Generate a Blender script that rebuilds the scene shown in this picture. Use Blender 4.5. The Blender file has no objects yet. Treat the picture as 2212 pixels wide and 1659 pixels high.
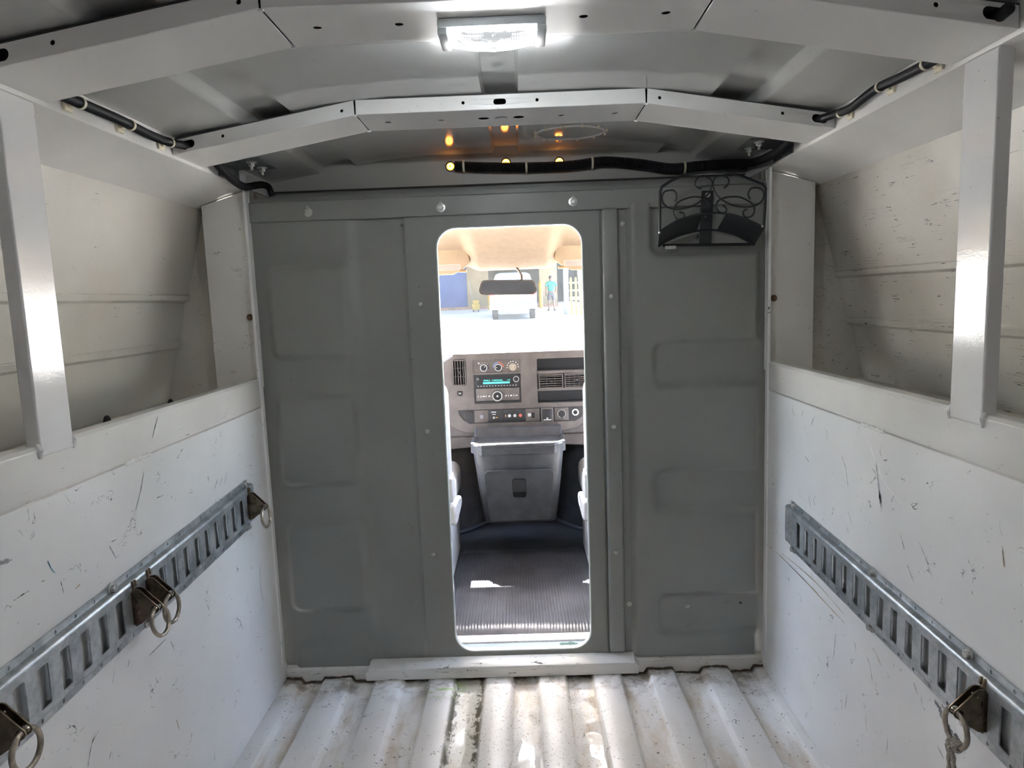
# Cargo body of a walk-through service van, seen from its rear opening towards the cab.
# tuning values for lamps, sky and exposure
EXPOSURE = 4.85
SKY = 0.24
SUN = 9.0
AMBER = 0.45
DOME = 10.0
LCD = 0.03
import bpy, bmesh, math, random
from mathutils import Matrix, Vector
from mathutils.geometry import tessellate_polygon, delaunay_2d_cdt

random.seed(7)
scene = bpy.context.scene
COL = scene.collection

# ------------------------------------------------------------------ camera
cam_data = bpy.data.cameras.new('camera')
cam = bpy.data.objects.new('camera', cam_data)
COL.objects.link(cam)
cam_data.sensor_width = 36.0
cam_data.lens = 36.0 * 1478.69 / 2212.0
cam_data.clip_start = 0.02
cam_data.clip_end = 500
cam.matrix_world = Matrix(((0.999275, 0.034578, 0.015925, 0.0288),
                           (0.011560, 0.122965, -0.992344, -1.9836),
                           (-0.036272, 0.991808, 0.122477, 1.1284),
                           (0, 0, 0, 1)))
scene.camera = cam

# ------------------------------------------------------------------ sky, sun, exposure
scene.view_settings.view_transform = 'Standard'
scene.view_settings.look = 'None'
scene.view_settings.gamma = 1.0
scene.view_settings.use_curve_mapping = False
scene.view_settings.exposure = EXPOSURE
scene.cycles.use_denoising = True
scene.cycles.max_bounces = 14
scene.cycles.diffuse_bounces = 8
scene.cycles.glossy_bounces = 5
scene.cycles.transparent_max_bounces = 12
scene.cycles.sample_clamp_indirect = 6.0
scene.cycles.caustics_reflective = False
scene.cycles.caustics_refractive = False

SUN_EL, SUN_AZ = math.radians(60), math.radians(-14)      # azimuth from +Y (ahead of the van) towards +X
world = bpy.data.worlds.new('sky')
scene.world = world
world.use_nodes = True
wn = world.node_tree
wn.nodes.clear()
wo = wn.nodes.new('ShaderNodeOutputWorld')
wb = wn.nodes.new('ShaderNodeBackground')
ws = wn.nodes.new('ShaderNodeTexSky')
ws.sky_type = 'NISHITA'
ws.sun_disc = False
ws.sun_elevation = SUN_EL
ws.sun_rotation = SUN_AZ
ws.air_density = 1.0
ws.dust_density = 5.0
ws.ozone_density = 1.0
wb.inputs['Strength'].default_value = SKY
wn.links.new(ws.outputs[0], wb.inputs['Color'])
wn.links.new(wb.outputs[0], wo.inputs['Surface'])

sun_d = bpy.data.lights.new('sun', 'SUN')
sun_d.energy = SUN
sun_d.color = (1.0, 0.975, 0.94)
sun_d.angle = math.radians(0.6)
sun = bpy.data.objects.new('sun', sun_d)
COL.objects.link(sun)
sd = Vector((math.sin(SUN_AZ) * math.cos(SUN_EL), math.cos(SUN_AZ) * math.cos(SUN_EL), math.sin(SUN_EL)))
sun.rotation_euler = sd.to_track_quat('Z', 'Y').to_euler()
sun.location = sd * 30


def portal(name, loc, target, sx, sy):
    """sampling guide only (Cycles light portal): gives off no light of its own"""
    d = bpy.data.lights.new(name, 'AREA')
    d.shape = 'RECTANGLE'
    d.size, d.size_y = sx, sy
    d.cycles.is_portal = True
    o = bpy.data.objects.new(name, d)
    COL.objects.link(o)
    o.location = loc
    o.rotation_euler = (Vector(loc) - Vector(target)).to_track_quat('Z', 'Y').to_euler()
    return o


portal('rear_opening_portal', (0, -2.40, 0.80), (0, 0, 0.80), 1.50, 1.70)
portal('windshield_portal', (0, 1.50, 1.05), (0, 0.5, 0.9), 1.7, 0.75)
portal('side_window_portal_left', (-0.965, 0.85, 1.00), (0, 0.85, 1.00), 1.5, 0.75)
portal('side_window_portal_right', (0.965, 0.85, 1.00), (0, 0.85, 1.00), 1.5, 0.75)


# ------------------------------------------------------------------ mesh helpers
def inside(p, poly):
    c = False
    j = len(poly) - 1
    for i in range(len(poly)):
        (xi, yi), (xj, yj) = poly[i], poly[j]
        if (yi > p[1]) != (yj > p[1]) and p[0] < (xj - xi) * (p[1] - yi) / (yj - yi) + xi:
            c = not c
        j = i
    return c


def fill_with_holes(loops):
    """triangles (as indices into the flattened loops) of a polygon with holes"""
    flat, edges, k = [], [], 0
    for l in loops:
        m = len(l)
        flat += l
        edges += [(k + i, k + (i + 1) % m) for i in range(m)]
        k += m
    vo, eo, fo, ov, oe, of = delaunay_2d_cdt([Vector(p) for p in flat], edges, [], 0, 1e-7)
    src = [o[0] if o else None for o in ov]
    out = []
    for f in fo:
        c = sum((vo[i] for i in f), Vector((0, 0))) / len(f)
        if inside(c, loops[0]) and not any(inside(c, h) for h in loops[1:]) and all(src[i] is not None for i in f):
            out.append(tuple(src[i] for i in f))
    return out


class MB:
    def __init__(self):
        self.v, self.f = [], []

    def add(self, vs, fs):
        n = len(self.v)
        self.v += [tuple(p) for p in vs]
        self.f += [tuple(n + i for i in f) for f in fs]
        return self

    def box(self, x0, x1, y0, y1, z0, z1):
        vs = [(x0, y0, z0), (x1, y0, z0), (x1, y1, z0), (x0, y1, z0), (x0, y0, z1), (x1, y0, z1), (x1, y1, z1), (x0, y1, z1)]
        fs = [(0, 3, 2, 1), (4, 5, 6, 7), (0, 1, 5, 4), (1, 2, 6, 5), (2, 3, 7, 6), (3, 0, 4, 7)]
        return self.add(vs, fs)

    def rbox(self, x0, x1, y0, y1, z0, z1, r=0.004, seg=2, M=None, squash=None):
        bm = bmesh.new()
        bmesh.ops.create_cube(bm, size=1)
        for v in bm.verts:
            v.co = ((x0 + x1) / 2 + v.co.x * (x1 - x0), (y0 + y1) / 2 + v.co.y * (y1 - y0), (z0 + z1) / 2 + v.co.z * (z1 - z0))
        bmesh.ops.bevel(bm, geom=bm.edges[:], offset=r, segments=seg, profile=0.5, affect='EDGES')
        return self.bm(bm, M)

    def bm(self, bm, M=None):
        bm.verts.index_update()
        vs = [(M @ v.co) if M else v.co.copy() for v in bm.verts]
        fs = [[v.index for v in f.verts] for f in bm.faces]
        bm.free()
        return self.add(vs, fs)

    def prism(self, poly, to3, a, b):
        """poly of (u,v) swept from w=a to w=b; to3(u,v,w) gives a point"""
        n = len(poly)
        vs = [to3(u, v, a) for u, v in poly] + [to3(u, v, b) for u, v in poly]
        fs = [(i, (i + 1) % n, n + (i + 1) % n, n + i) for i in range(n)]
        tri = tessellate_polygon([[Vector((u, v, 0)) for u, v in poly]])
        fs += [tuple(t) for t in tri] + [tuple(n + i for i in reversed(t)) for t in tri]
        return self.add(vs, fs)

    def plate(self, outer, holes, to3, a, b):
        """flat plate between w=a and w=b with real holes"""
        loops = [list(outer)] + [list(h) for h in holes]
        flat = [p for l in loops for p in l]
        tri = fill_with_holes(loops)
        n = len(flat)
        vs = [to3(u, v, a) for u, v in flat] + [to3(u, v, b) for u, v in flat]
        fs = [tuple(t) for t in tri] + [tuple(n + i for i in reversed(t)) for t in tri]
        k = 0
        for l in loops:
            m = len(l)
            fs += [(k + i, k + (i + 1) % m, n + k + (i + 1) % m, n + k + i) for i in range(m)]
            k += m
        return self.add(vs, fs)

    def tube(self, pts, r, n=10, closed=False, caps=True):
        pts = [Vector(p) for p in pts]
        rs = r if isinstance(r, (list, tuple)) else [r] * len(pts)
        m = len(pts)
        up = None
        rings = []
        for i, p in enumerate(pts):
            a = pts[(i - 1) % m] if (closed or i > 0) else p
            b = pts[(i + 1) % m] if (closed or i < m - 1) else p
            t = (b - a).normalized()
            if up is None:
                up = Vector((0, 0, 1)) if abs(t.z) < 0.9 else Vector((1, 0, 0))
            side = t.cross(up)
            if side.length < 1e-6:
                side = t.orthogonal()
            side.normalize()
            up = side.cross(t).normalized()
            rings.append([p + (side * math.cos(2 * math.pi * k / n) + up * math.sin(2 * math.pi * k / n)) * rs[i] for k in range(n)])
        vs = [q for ring in rings for q in ring]
        fs = []
        for i in range(m if closed else m - 1):
            for k in range(n):
                fs.append((i * n + k, i * n + (k + 1) % n, ((i + 1) % m) * n + (k + 1) % n, ((i + 1) % m) * n + k))
        if caps and not closed:
            fs.append(tuple(reversed(range(n))))
            fs.append(tuple((m - 1) * n + k for k in range(n)))
        return self.add(vs, fs)

    def lathe(self, prof, c, axis, n=20, caps=True):
        """prof of (radius, height) turned about axis through c"""
        axis = Vector(axis).normalized()
        s = axis.orthogonal().normalized()
        t = axis.cross(s)
        c = Vector(c)
        vs = [c + axis * h + (s * math.cos(2 * math.pi * k / n) + t * math.sin(2 * math.pi * k / n)) * r for r, h in prof for k in range(n)]
        fs = []
        for i in range(len(prof) - 1):
            for k in range(n):
                fs.append((i * n + k, i * n + (k + 1) % n, (i + 1) * n + (k + 1) % n, (i + 1) * n + k))
        if caps:
            fs.append(tuple(reversed(range(n))))
            fs.append(tuple((len(prof) - 1) * n + k for k in range(n)))
        return self.add(vs, fs)

    def grid(self, fn, us, vs_):
        vs = [fn(u, v) for v in vs_ for u in us]
        nu = len(us)
        fs = [(j * nu + i, j * nu + i + 1, (j + 1) * nu + i + 1, (j + 1) * nu + i) for j in range(len(vs_) - 1) for i in range(nu - 1)]
        return self.add(vs, fs)

    def build(self, name, mat, parent=None, smooth=35, bevel=0, seg=2, shade=True):
        me = bpy.data.meshes.new(name)
        me.from_pydata([tuple(p) for p in self.v], [], self.f)
        bm = bmesh.new()
        bm.from_mesh(me)
        bmesh.ops.remove_doubles(bm, verts=bm.verts, dist=1e-6)
        bmesh.ops.recalc_face_normals(bm, faces=bm.faces)
        bm.to_mesh(me)
        bm.free()
        if smooth:
            for p in me.polygons:
                p.use_smooth = True
            me.set_sharp_from_angle(angle=math.radians(smooth))
        o = bpy.data.objects.new(name, me)
        COL.objects.link(o)
        if mat:
            me.materials.append(mat)
        if bevel:
            md = o.modifiers.new('bevel', 'BEVEL')
            md.width = bevel
            md.segments = seg
            md.limit_method = 'ANGLE'
            md.angle_limit = math.radians(40)
        if parent:
            adopt(o, parent)
        return o


def world_of(o):
    m = o.matrix_basis.copy()
    if o.parent:
        m = world_of(o.parent) @ o.matrix_parent_inverse @ m
    return m


def adopt(o, parent):
    o.parent = parent
    o.matrix_parent_inverse = world_of(parent).inverted()


def thing(name, label, cat, loc=(0, 0, 0), group=None):
    o = bpy.data.objects.new(name, None)
    COL.objects.link(o)
    o.empty_display_size = 0.05
    o.location = loc
    return tag(o, label, cat, group)


def tag(o, label=None, cat=None, group=None, kind=None):
    if label:
        o['label'] = label
    if cat:
        o['category'] = cat
    if group:
        o['group'] = group
    if kind:
        o['kind'] = kind
    return o


def copy_tree(o, parent=None):
    c = o.copy()
    COL.objects.link(c)
    c.parent = parent
    for ch in [x for x in o.children]:
        copy_tree(ch, c)
    return c


def circ(cx, cy, r, n=14, ry=None):
    ry = ry or r
    return [(cx + r * math.cos(2 * math.pi * i / n), cy + ry * math.sin(2 * math.pi * i / n)) for i in range(n)]


def rrect(x0, x1, y0, y1, r, n=4):
    out = []
    for cx, cy, a in ((x1 - r, y1 - r, 0), (x0 + r, y1 - r, 90), (x0 + r, y0 + r, 180), (x1 - r, y0 + r, 270)):
        for i in range(n + 1):
            t = math.radians(a + 90 * i / n)
            out.append((cx + r * math.cos(t), cy + r * math.sin(t)))
    return out


def spline(pts, k=6):
    """Catmull-Rom through points"""
    P = [Vector(p) for p in pts]
    out = []
    for i in range(len(P) - 1):
        a, b, c, d = P[max(i - 1, 0)], P[i], P[i + 1], P[min(i + 2, len(P) - 1)]
        for j in range(k):
            t = j / k
            out.append(0.5 * ((2 * b) + (c - a) * t + (2 * a - 5 * b + 4 * c - d) * t * t + (3 * b - a - 3 * c + d) * t ** 3))
    out.append(P[-1])
    return out


def xz(y0):
    """plate in an X-Z plane; w grows towards -Y (the viewer)"""
    return lambda u, v, w: (u, y0 - w, v)


# ------------------------------------------------------------------ materials
class NT:
    def __init__(self, name):
        self.m = bpy.data.materials.new(name)
        self.m.use_nodes = True
        self.t = self.m.node_tree
        self.t.nodes.clear()
        self.out = self.t.nodes.new('ShaderNodeOutputMaterial')

    def n(self, kind, **kw):
        nd = self.t.nodes.new('ShaderNode' + kind)
        ins = kw.pop('ins', {})
        for k, v in kw.items():
            setattr(nd, k, v)
        for k, v in ins.items():
            self.put(nd.inputs[k], v)
        return nd

    def put(self, sock, v):
        if isinstance(v, bpy.types.NodeSocket):
            self.t.links.new(v, sock)
        elif isinstance(v, (tuple, list)) and len(v) == 3 and sock.type == 'RGBA':
            sock.default_value = (*v, 1)
        else:
            sock.default_value = v

    def coord(self, scale=(1, 1, 1), rot=(0, 0, 0), loc=(0, 0, 0)):
        tc = self.n('TexCoord')
        mp = self.n('Mapping')
        self.put(mp.inputs['Vector'], tc.outputs['Object'])
        mp.inputs['Scale'].default_value = scale
        mp.inputs['Rotation'].default_value = rot
        mp.inputs['Location'].default_value = loc
        return mp.outputs['Vector']

    def noise(self, vec, scale, detail=3, rough=0.5, dist=0.0):
        nd = self.n('TexNoise', ins={'Vector': vec, 'Scale': scale, 'Detail': detail, 'Roughness': rough, 'Distortion': dist})
        return nd.outputs['Fac']

    def math(self, op, a, b=0.0, clamp=False):
        nd = self.n('Math', operation=op, use_clamp=clamp)
        self.put(nd.inputs[0], a)
        self.put(nd.inputs[1], b)
        return nd.outputs[0]

    def ramp(self, fac, lo, hi):
        """smooth 0..1 between lo and hi"""
        nd = self.n('MapRange', interpolation_type='SMOOTHSTEP', ins={'Value': fac, 'From Min': lo, 'From Max': hi})
        return nd.outputs['Result']

    def mix(self, fac, a, b):
        nd = self.n('Mix', data_type='RGBA')
        self.put(nd.inputs[0], fac)
        self.put(nd.inputs[6], a)
        self.put(nd.inputs[7], b)
        return nd.outputs[2]

    def mixf(self, fac, a, b):
        nd = self.n('Mix', data_type='FLOAT')
        self.put(nd.inputs[0], fac)
        self.put(nd.inputs[2], a)
        self.put(nd.inputs[3], b)
        return nd.outputs[0]

    def bump(self, h, strength=0.2, dist=0.002):
        nd = self.n('Bump', ins={'Height': h, 'Strength': strength, 'Distance': dist})
        return nd.outputs['Normal']

    def bsdf(self, **ins):
        b = self.n('BsdfPrincipled')
        for k, v in ins.items():
            self.put(b.inputs[k.replace('_', ' ')], v)
        self.t.links.new(b.outputs[0], self.out.inputs['Surface'])
        return b


def simple(name, col, rough=0.5, metal=0.0, vary=0.06, scale=30, bump=0.0, bscale=200, spec=0.5, coat=0.0):
    t = NT(name)
    v = t.coord()
    n = t.noise(v, scale, 4)
    c = t.mix(t.ramp(n, 0.3, 0.7), tuple(x * (1 - vary) for x in col), tuple(min(1, x * (1 + vary)) for x in col))
    kw = dict(Base_Color=c, Roughness=rough, Metallic=metal, Specular_IOR_Level=spec)
    if coat:
        kw['Coat_Weight'] = coat
        kw['Coat_Roughness'] = 0.08
    if bump:
        kw['Normal'] = t.bump(t.noise(v, bscale, 2), bump, 0.001)
    t.bsdf(**kw)
    return t.m


def emit(name, col, strength):
    t = NT(name)
    v = t.coord()
    n = t.noise(v, 400, 2)
    t.bsdf(Base_Color=col, Emission_Color=col, Emission_Strength=t.mixf(n, strength * 0.8, strength * 1.2), Roughness=0.3)
    return t.m


def paint(name, col, rough, mark=0.0, mark_dens=0.62, peel=0.05, dirt=0.0, dirt_col=(0.30, 0.23, 0.15), streak=None, seed=0.0, mark_col=(0.03, 0.03, 0.035)):
    """sprayed steel paint: faint tone change, orange peel, dark scrapes and scuffs"""
    t = NT(name)
    v = t.coord(loc=(seed, seed * 1.7, seed * 0.6))
    tone = t.noise(v, 3.0, 5, 0.6)
    c = t.mix(t.ramp(tone, 0.3, 0.7), tuple(x * 0.95 for x in col), tuple(min(1, x * 1.03) for x in col))
    rr = t.mixf(t.ramp(t.noise(v, 9, 2), 0.2, 0.8), rough * 0.85, rough * 1.2)
    if dirt:
        d = t.math('MULTIPLY', t.ramp(t.noise(v, 2.5, 3, 0.5), 0.35, 0.75), dirt)
        c = t.mix(d, c, dirt_col)
    if mark:
        sc = streak or (1, 1, 1)
        v2 = t.coord(scale=sc, rot=(0.25, 0.1, 0.2), loc=(seed, 2.0, seed))
        # thin broken scratches
        a = t.math('ABSOLUTE', t.math('SUBTRACT', t.noise(v2, 16, 3, 0.55, 0.6), 0.5))
        line = t.math('SUBTRACT', 1.0, t.ramp(a, 0.0015, 0.006))
        gate = t.ramp(t.noise(v, 19, 2, 0.5), mark_dens, mark_dens + 0.05)
        m1 = t.math('MULTIPLY', line, gate)
        # smudges
        s = t.math('MULTIPLY', t.ramp(t.noise(v2, 70, 4, 0.7), 0.60, 0.70), t.ramp(t.noise(v, 26, 2), mark_dens + 0.04, mark_dens + 0.12))
        # specks
        p = t.ramp(t.noise(v, 130, 1, 0.4), 0.775, 0.80)
        k = t.math('MULTIPLY', t.math('MAXIMUM', t.math('MAXIMUM', m1, t.math('MULTIPLY', s, 0.6)), t.math('MULTIPLY', p, 0.7)), mark, True)
        c = t.mix(k, c, mark_col)
        rr = t.mixf(k, rr, 0.6)
    nb = t.bump(t.noise(t.coord(), 260, 2, 0.5), peel, 0.001)
    t.bsdf(Base_Color=c, Roughness=rr, Normal=nb)
    return t.m


M = {}
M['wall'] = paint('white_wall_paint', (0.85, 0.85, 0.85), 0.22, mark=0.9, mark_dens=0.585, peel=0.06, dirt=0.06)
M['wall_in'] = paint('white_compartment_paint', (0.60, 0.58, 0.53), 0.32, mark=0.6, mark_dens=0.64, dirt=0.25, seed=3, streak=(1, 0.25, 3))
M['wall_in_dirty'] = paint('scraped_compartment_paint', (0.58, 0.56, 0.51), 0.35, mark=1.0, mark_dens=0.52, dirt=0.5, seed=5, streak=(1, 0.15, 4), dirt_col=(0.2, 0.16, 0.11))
M['post'] = paint('glossy_post_paint', (0.76, 0.76, 0.76), 0.12, mark=0.7, mark_dens=0.69, peel=0.12, seed=8)
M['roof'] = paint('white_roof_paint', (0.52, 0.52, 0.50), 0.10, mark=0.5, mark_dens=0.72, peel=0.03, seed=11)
M['bow'] = paint('white_bow_paint', (0.76, 0.75, 0.73), 0.20, mark=0.5, mark_dens=0.70, peel=0.04, seed=13)
M['bulk'] = paint('grey_bulkhead_paint', (0.245, 0.25, 0.238), 0.42, mark=0.55, mark_dens=0.67, peel=0.08, seed=17)
M['cap'] = paint('front_cap_paint', (0.40, 0.39, 0.36), 0.35, mark=0.2, mark_dens=0.72, seed=21)
M['sill'] = paint('worn_white_sill_paint', (0.72, 0.71, 0.68), 0.30, mark=1.0, mark_dens=0.50, dirt=0.35, seed=23, streak=(0.3, 1, 3))
M['lip'] = paint('white_lip_paint', (0.76, 0.75, 0.73), 0.22, mark=0.8, mark_dens=0.6, dirt=0.15, seed=27, streak=(1, 0.3, 2))
M['dark_void'] = simple('unlit_cavity_steel', (0.05, 0.05, 0.05), 0.7)
M['black_plastic'] = simple('black_conduit_plastic', (0.016, 0.016, 0.018), 0.5, vary=0.2, spec=0.3)
M['black_iron'] = simple('black_powder_coat', (0.012, 0.013, 0.016), 0.45, bump=0.3, bscale=500)
M['nylon'] = simple('natural_nylon', (0.72, 0.66, 0.50), 0.45)
M['zinc'] = simple('zinc_bolt', (0.55, 0.55, 0.53), 0.35, metal=0.9, vary=0.2, scale=300)
M['rusty'] = simple('rusty_bolt', (0.16, 0.09, 0.05), 0.6, metal=0.4, vary=0.3, scale=300)
M['rope'] = simple('weathered_rope', (0.45, 0.41, 0.35), 0.9, vary=0.25, scale=400, bump=0.5, bscale=900)
M['weld'] = simple('painted_weld', (0.80, 0.80, 0.79), 0.18, bump=0.9, bscale=150)


def galvanised():
    t = NT('galvanised_steel')
    v = t.coord()
    vo = t.n('TexVoronoi', ins={'Vector': v, 'Scale': 130.0})
    sp = t.math('MULTIPLY', vo.outputs['Distance'], 0.5)
    blot = t.noise(v, 22, 6, 0.7)
    c = t.mix(t.ramp(blot, 0.32, 0.68), (0.27, 0.30, 0.325), (0.56, 0.59, 0.61))
    c = t.mix(t.math('MULTIPLY', sp, 0.5), c, (0.70, 0.72, 0.73))
    c = t.mix(t.math('MULTIPLY', t.ramp(t.noise(v, 60, 6, 0.7), 0.60, 0.75), 0.6), c, (0.12, 0.13, 0.14))
    t.bsdf(Base_Color=c, Metallic=0.75, Roughness=t.mixf(blot, 0.28, 0.50), Normal=t.bump(blot, 0.08, 0.001))
    return t.m


def chromate():
    t = NT('yellow_zinc_steel')
    v = t.coord()
    n = t.noise(v, 45, 5, 0.6)
    c = t.mix(t.ramp(n, 0.3, 0.7), (0.13, 0.10, 0.065), (0.30, 0.245, 0.17))
    c = t.mix(t.math('MULTIPLY', t.ramp(t.noise(v, 20, 3), 0.5, 0.7), 0.5), c, (0.26, 0.15, 0.12))
    t.bsdf(Base_Color=c, Metallic=0.85, Roughness=0.33)
    return t.m


M['galv'] = galvanised()
M['chromate'] = chromate()
M['ring_steel'] = simple('worn_ring_steel', (0.42, 0.37, 0.30), 0.30, metal=0.95, vary=0.25, scale=80)


def floor_mat():
    """white painted corrugated floor: brown film in the low channels, black grime, wet glossy patches ahead of the doorway"""
    t = NT('dirty_white_floor_paint')
    v = t.coord()
    tc = t.n('TexCoord')
    sep = t.n('SeparateXYZ', ins={0: tc.outputs['Object']})
    x, y, z = sep.outputs
    c = t.mix(t.ramp(t.noise(v, 4, 5, 0.6), 0.3, 0.7), (0.80, 0.79, 0.77), (0.88, 0.87, 0.86))
    low = t.ramp(z, -0.003, -0.011)
    film = t.math('MULTIPLY', t.mixf(low, 0.16, 0.85), t.ramp(t.noise(t.coord(scale=(3.5, 1.0, 1)), 4, 8, 0.62), 0.40, 0.76))
    c = t.mix(film, c, (0.50, 0.385, 0.245))
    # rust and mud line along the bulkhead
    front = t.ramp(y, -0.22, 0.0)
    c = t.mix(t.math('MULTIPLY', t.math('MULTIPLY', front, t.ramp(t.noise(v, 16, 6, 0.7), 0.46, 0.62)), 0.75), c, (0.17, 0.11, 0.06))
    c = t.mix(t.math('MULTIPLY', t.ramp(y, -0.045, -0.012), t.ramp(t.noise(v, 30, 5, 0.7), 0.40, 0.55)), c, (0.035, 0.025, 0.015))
    # mouldy channel
    ch = t.math('MULTIPLY', t.ramp(x, -0.215, -0.200), t.ramp(x, -0.110, -0.125))
    edge = t.ramp(t.math('ABSOLUTE', t.math('ADD', x, 0.162)), 0.010, 0.045)
    mould = t.math('MULTIPLY', ch, t.ramp(t.math('ADD', t.noise(t.coord(scale=(1, 0.6, 1)), 42, 8, 0.75), t.math('MULTIPLY', edge, 0.16)), 0.58, 0.66))
    c = t.mix(t.math('MULTIPLY', ch, 0.35), c, (0.52, 0.53, 0.40))
    c = t.mix(t.math('MULTIPLY', mould, 0.9), c, (0.07, 0.06, 0.03))
    gr = t.math('MULTIPLY', t.math('MULTIPLY', t.ramp(x, -0.32, -0.26), t.ramp(x, -0.14, -0.2)), t.math('MULTIPLY', t.ramp(y, -0.17, -0.10), t.ramp(y, -0.03, -0.06)))
    c = t.mix(t.math('MULTIPLY', gr, t.ramp(t.noise(t.coord(scale=(1, 4, 1)), 14, 4, 0.6), 0.52, 0.66)), c, (0.42, 0.58, 0.22))
    # scratches and specks
    a = t.math('ABSOLUTE', t.math('SUBTRACT', t.noise(v, 20, 3, 0.6, 0.8), 0.5))
    line = t.math('MULTIPLY', t.math('SUBTRACT', 1.0, t.ramp(a, 0.002, 0.008)), t.ramp(t.noise(v, 17, 2), 0.58, 0.64))
    spk = t.ramp(t.noise(v, 110, 1, 0.4), 0.73, 0.76)
    wetzone = t.math('MULTIPLY', t.ramp(t.math('ABSOLUTE', t.math('SUBTRACT', x, 0.04)), 0.24, 0.17), t.ramp(y, -0.02, -0.14))
    fine = t.math('MULTIPLY', wetzone, t.ramp(t.noise(t.coord(scale=(1, 0.6, 1)), 150, 4, 0.75), 0.58, 0.64))
    mk = t.math('MAXIMUM', t.math('MAXIMUM', line, spk), t.math('MULTIPLY', fine, 0.55))
    c = t.mix(t.math('MULTIPLY', mk, 0.85), c, (0.05, 0.042, 0.035))
    wet = t.math('MULTIPLY', t.math('MULTIPLY', wetzone, low), t.ramp(t.noise(v, 9, 3), 0.46, 0.54))
    r = t.mixf(t.ramp(t.noise(v, 11, 4), 0.35, 0.7), 0.34, 0.50)
    r = t.mixf(film, r, 0.5)
    r = t.mixf(mk, r, 0.6)
    r = t.mixf(wet, r, 0.02)
    h = t.math('ADD', t.noise(v, 240, 2), t.math('MULTIPLY', t.noise(v, 60, 2), 0.5))
    nb = t.n('Bump', ins={'Height': h, 'Strength': t.mixf(wet, 0.10, 0.0), 'Distance': 0.001})
    t.bsdf(Base_Color=c, Roughness=r, Normal=nb.outputs['Normal'])
    return t.m


M['floor'] = floor_mat()
# ================================================================== STRUCTURE OF THE CARGO BODY
W = 0.7325                 # half width between the inner walls
YR = -2.35                 # rear opening
Z_LIP, Z_SEAM, Z_SHELF, Z_RAIL = 0.927, 0.845, 0.859, 1.467
BOLT_N = 6


def hexbolt(mb, c, axis, r=0.006, h=0.006, washer=True):
    axis = Vector(axis).normalized()
    c = Vector(c)
    if washer:
        mb.lathe([(r * 1.75, 0), (r * 1.75, h * 0.22), (r * 1.2, h * 0.3)], c, axis, 16)
    mb.lathe([(r * 1.12, 0), (r * 1.12, h * 0.85), (r * 0.9, h)], c + axis * h * 0.2, axis, 6)
    return mb


def dome(mb, c, axis, r=0.006, h=0.003):
    return mb.lathe([(r, 0), (r, h * 0.3), (r * 0.85, h * 0.75), (r * 0.45, h), (0.0008, h * 1.02)], c, axis, 14)


# ---- corrugated floor
edges = [-0.683 + 0.0075 + i * 0.0 for i in range(1)]
edges = [-0.6755, -0.6111, -0.5214, -0.4496, -0.3643, -0.2840, -0.2019, -0.1156, -0.0321, 0.0453, 0.1291, 0.2091, 0.2931, 0.3766, 0.4576, 0.5391, 0.6235, 0.6967]
prof = [(-0.745, 0.0)]
lv = 0.0
for e in edges:
    nl = -0.015 if lv == 0.0 else 0.0
    prof += [(e - 0.007, lv), (e - 0.004, lv + (nl - lv) * 0.15), (e + 0.004, lv + (nl - lv) * 0.85), (e + 0.007, nl)]
    lv = nl
prof += [(0.745, lv)]
mb = MB()
ys = [YR + (0.004 - YR) * i / 60 for i in range(61)]
mb.grid(lambda i, y: (prof[int(i)][0], y, prof[int(i)][1]), list(range(len(prof))), ys)
floor = mb.build('floor', M['floor'], smooth=50)
md = floor.modifiers.new('sheet', 'SOLIDIFY')
md.thickness = 0.003
md.offset = -1
tag(floor, 'white corrugated steel cargo floor with brown stains and black grime', 'floor', kind='structure')

# rusty wavy edge where the floor sheet meets the sill
mb = MB()
pts = []
for i in range(161):
    x = -0.735 + 1.47 * i / 160
    lvl = 0.0
    k = sum(1 for e in edges if x > e)
    lvl = -0.015 if k % 2 else 0.0
    pts.append((x, -0.0215 + 0.003 * math.sin(x * 57) + random.uniform(-.0012, .0012), lvl + 0.0015))
mb.tube(pts, [0.0022 + random.uniform(0, 0.0028) for _ in pts], 6)
mb.build('sealant_bead', simple('grimy_sealant', (0.075, 0.05, 0.03), 0.8, vary=0.5, scale=60), floor)

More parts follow.
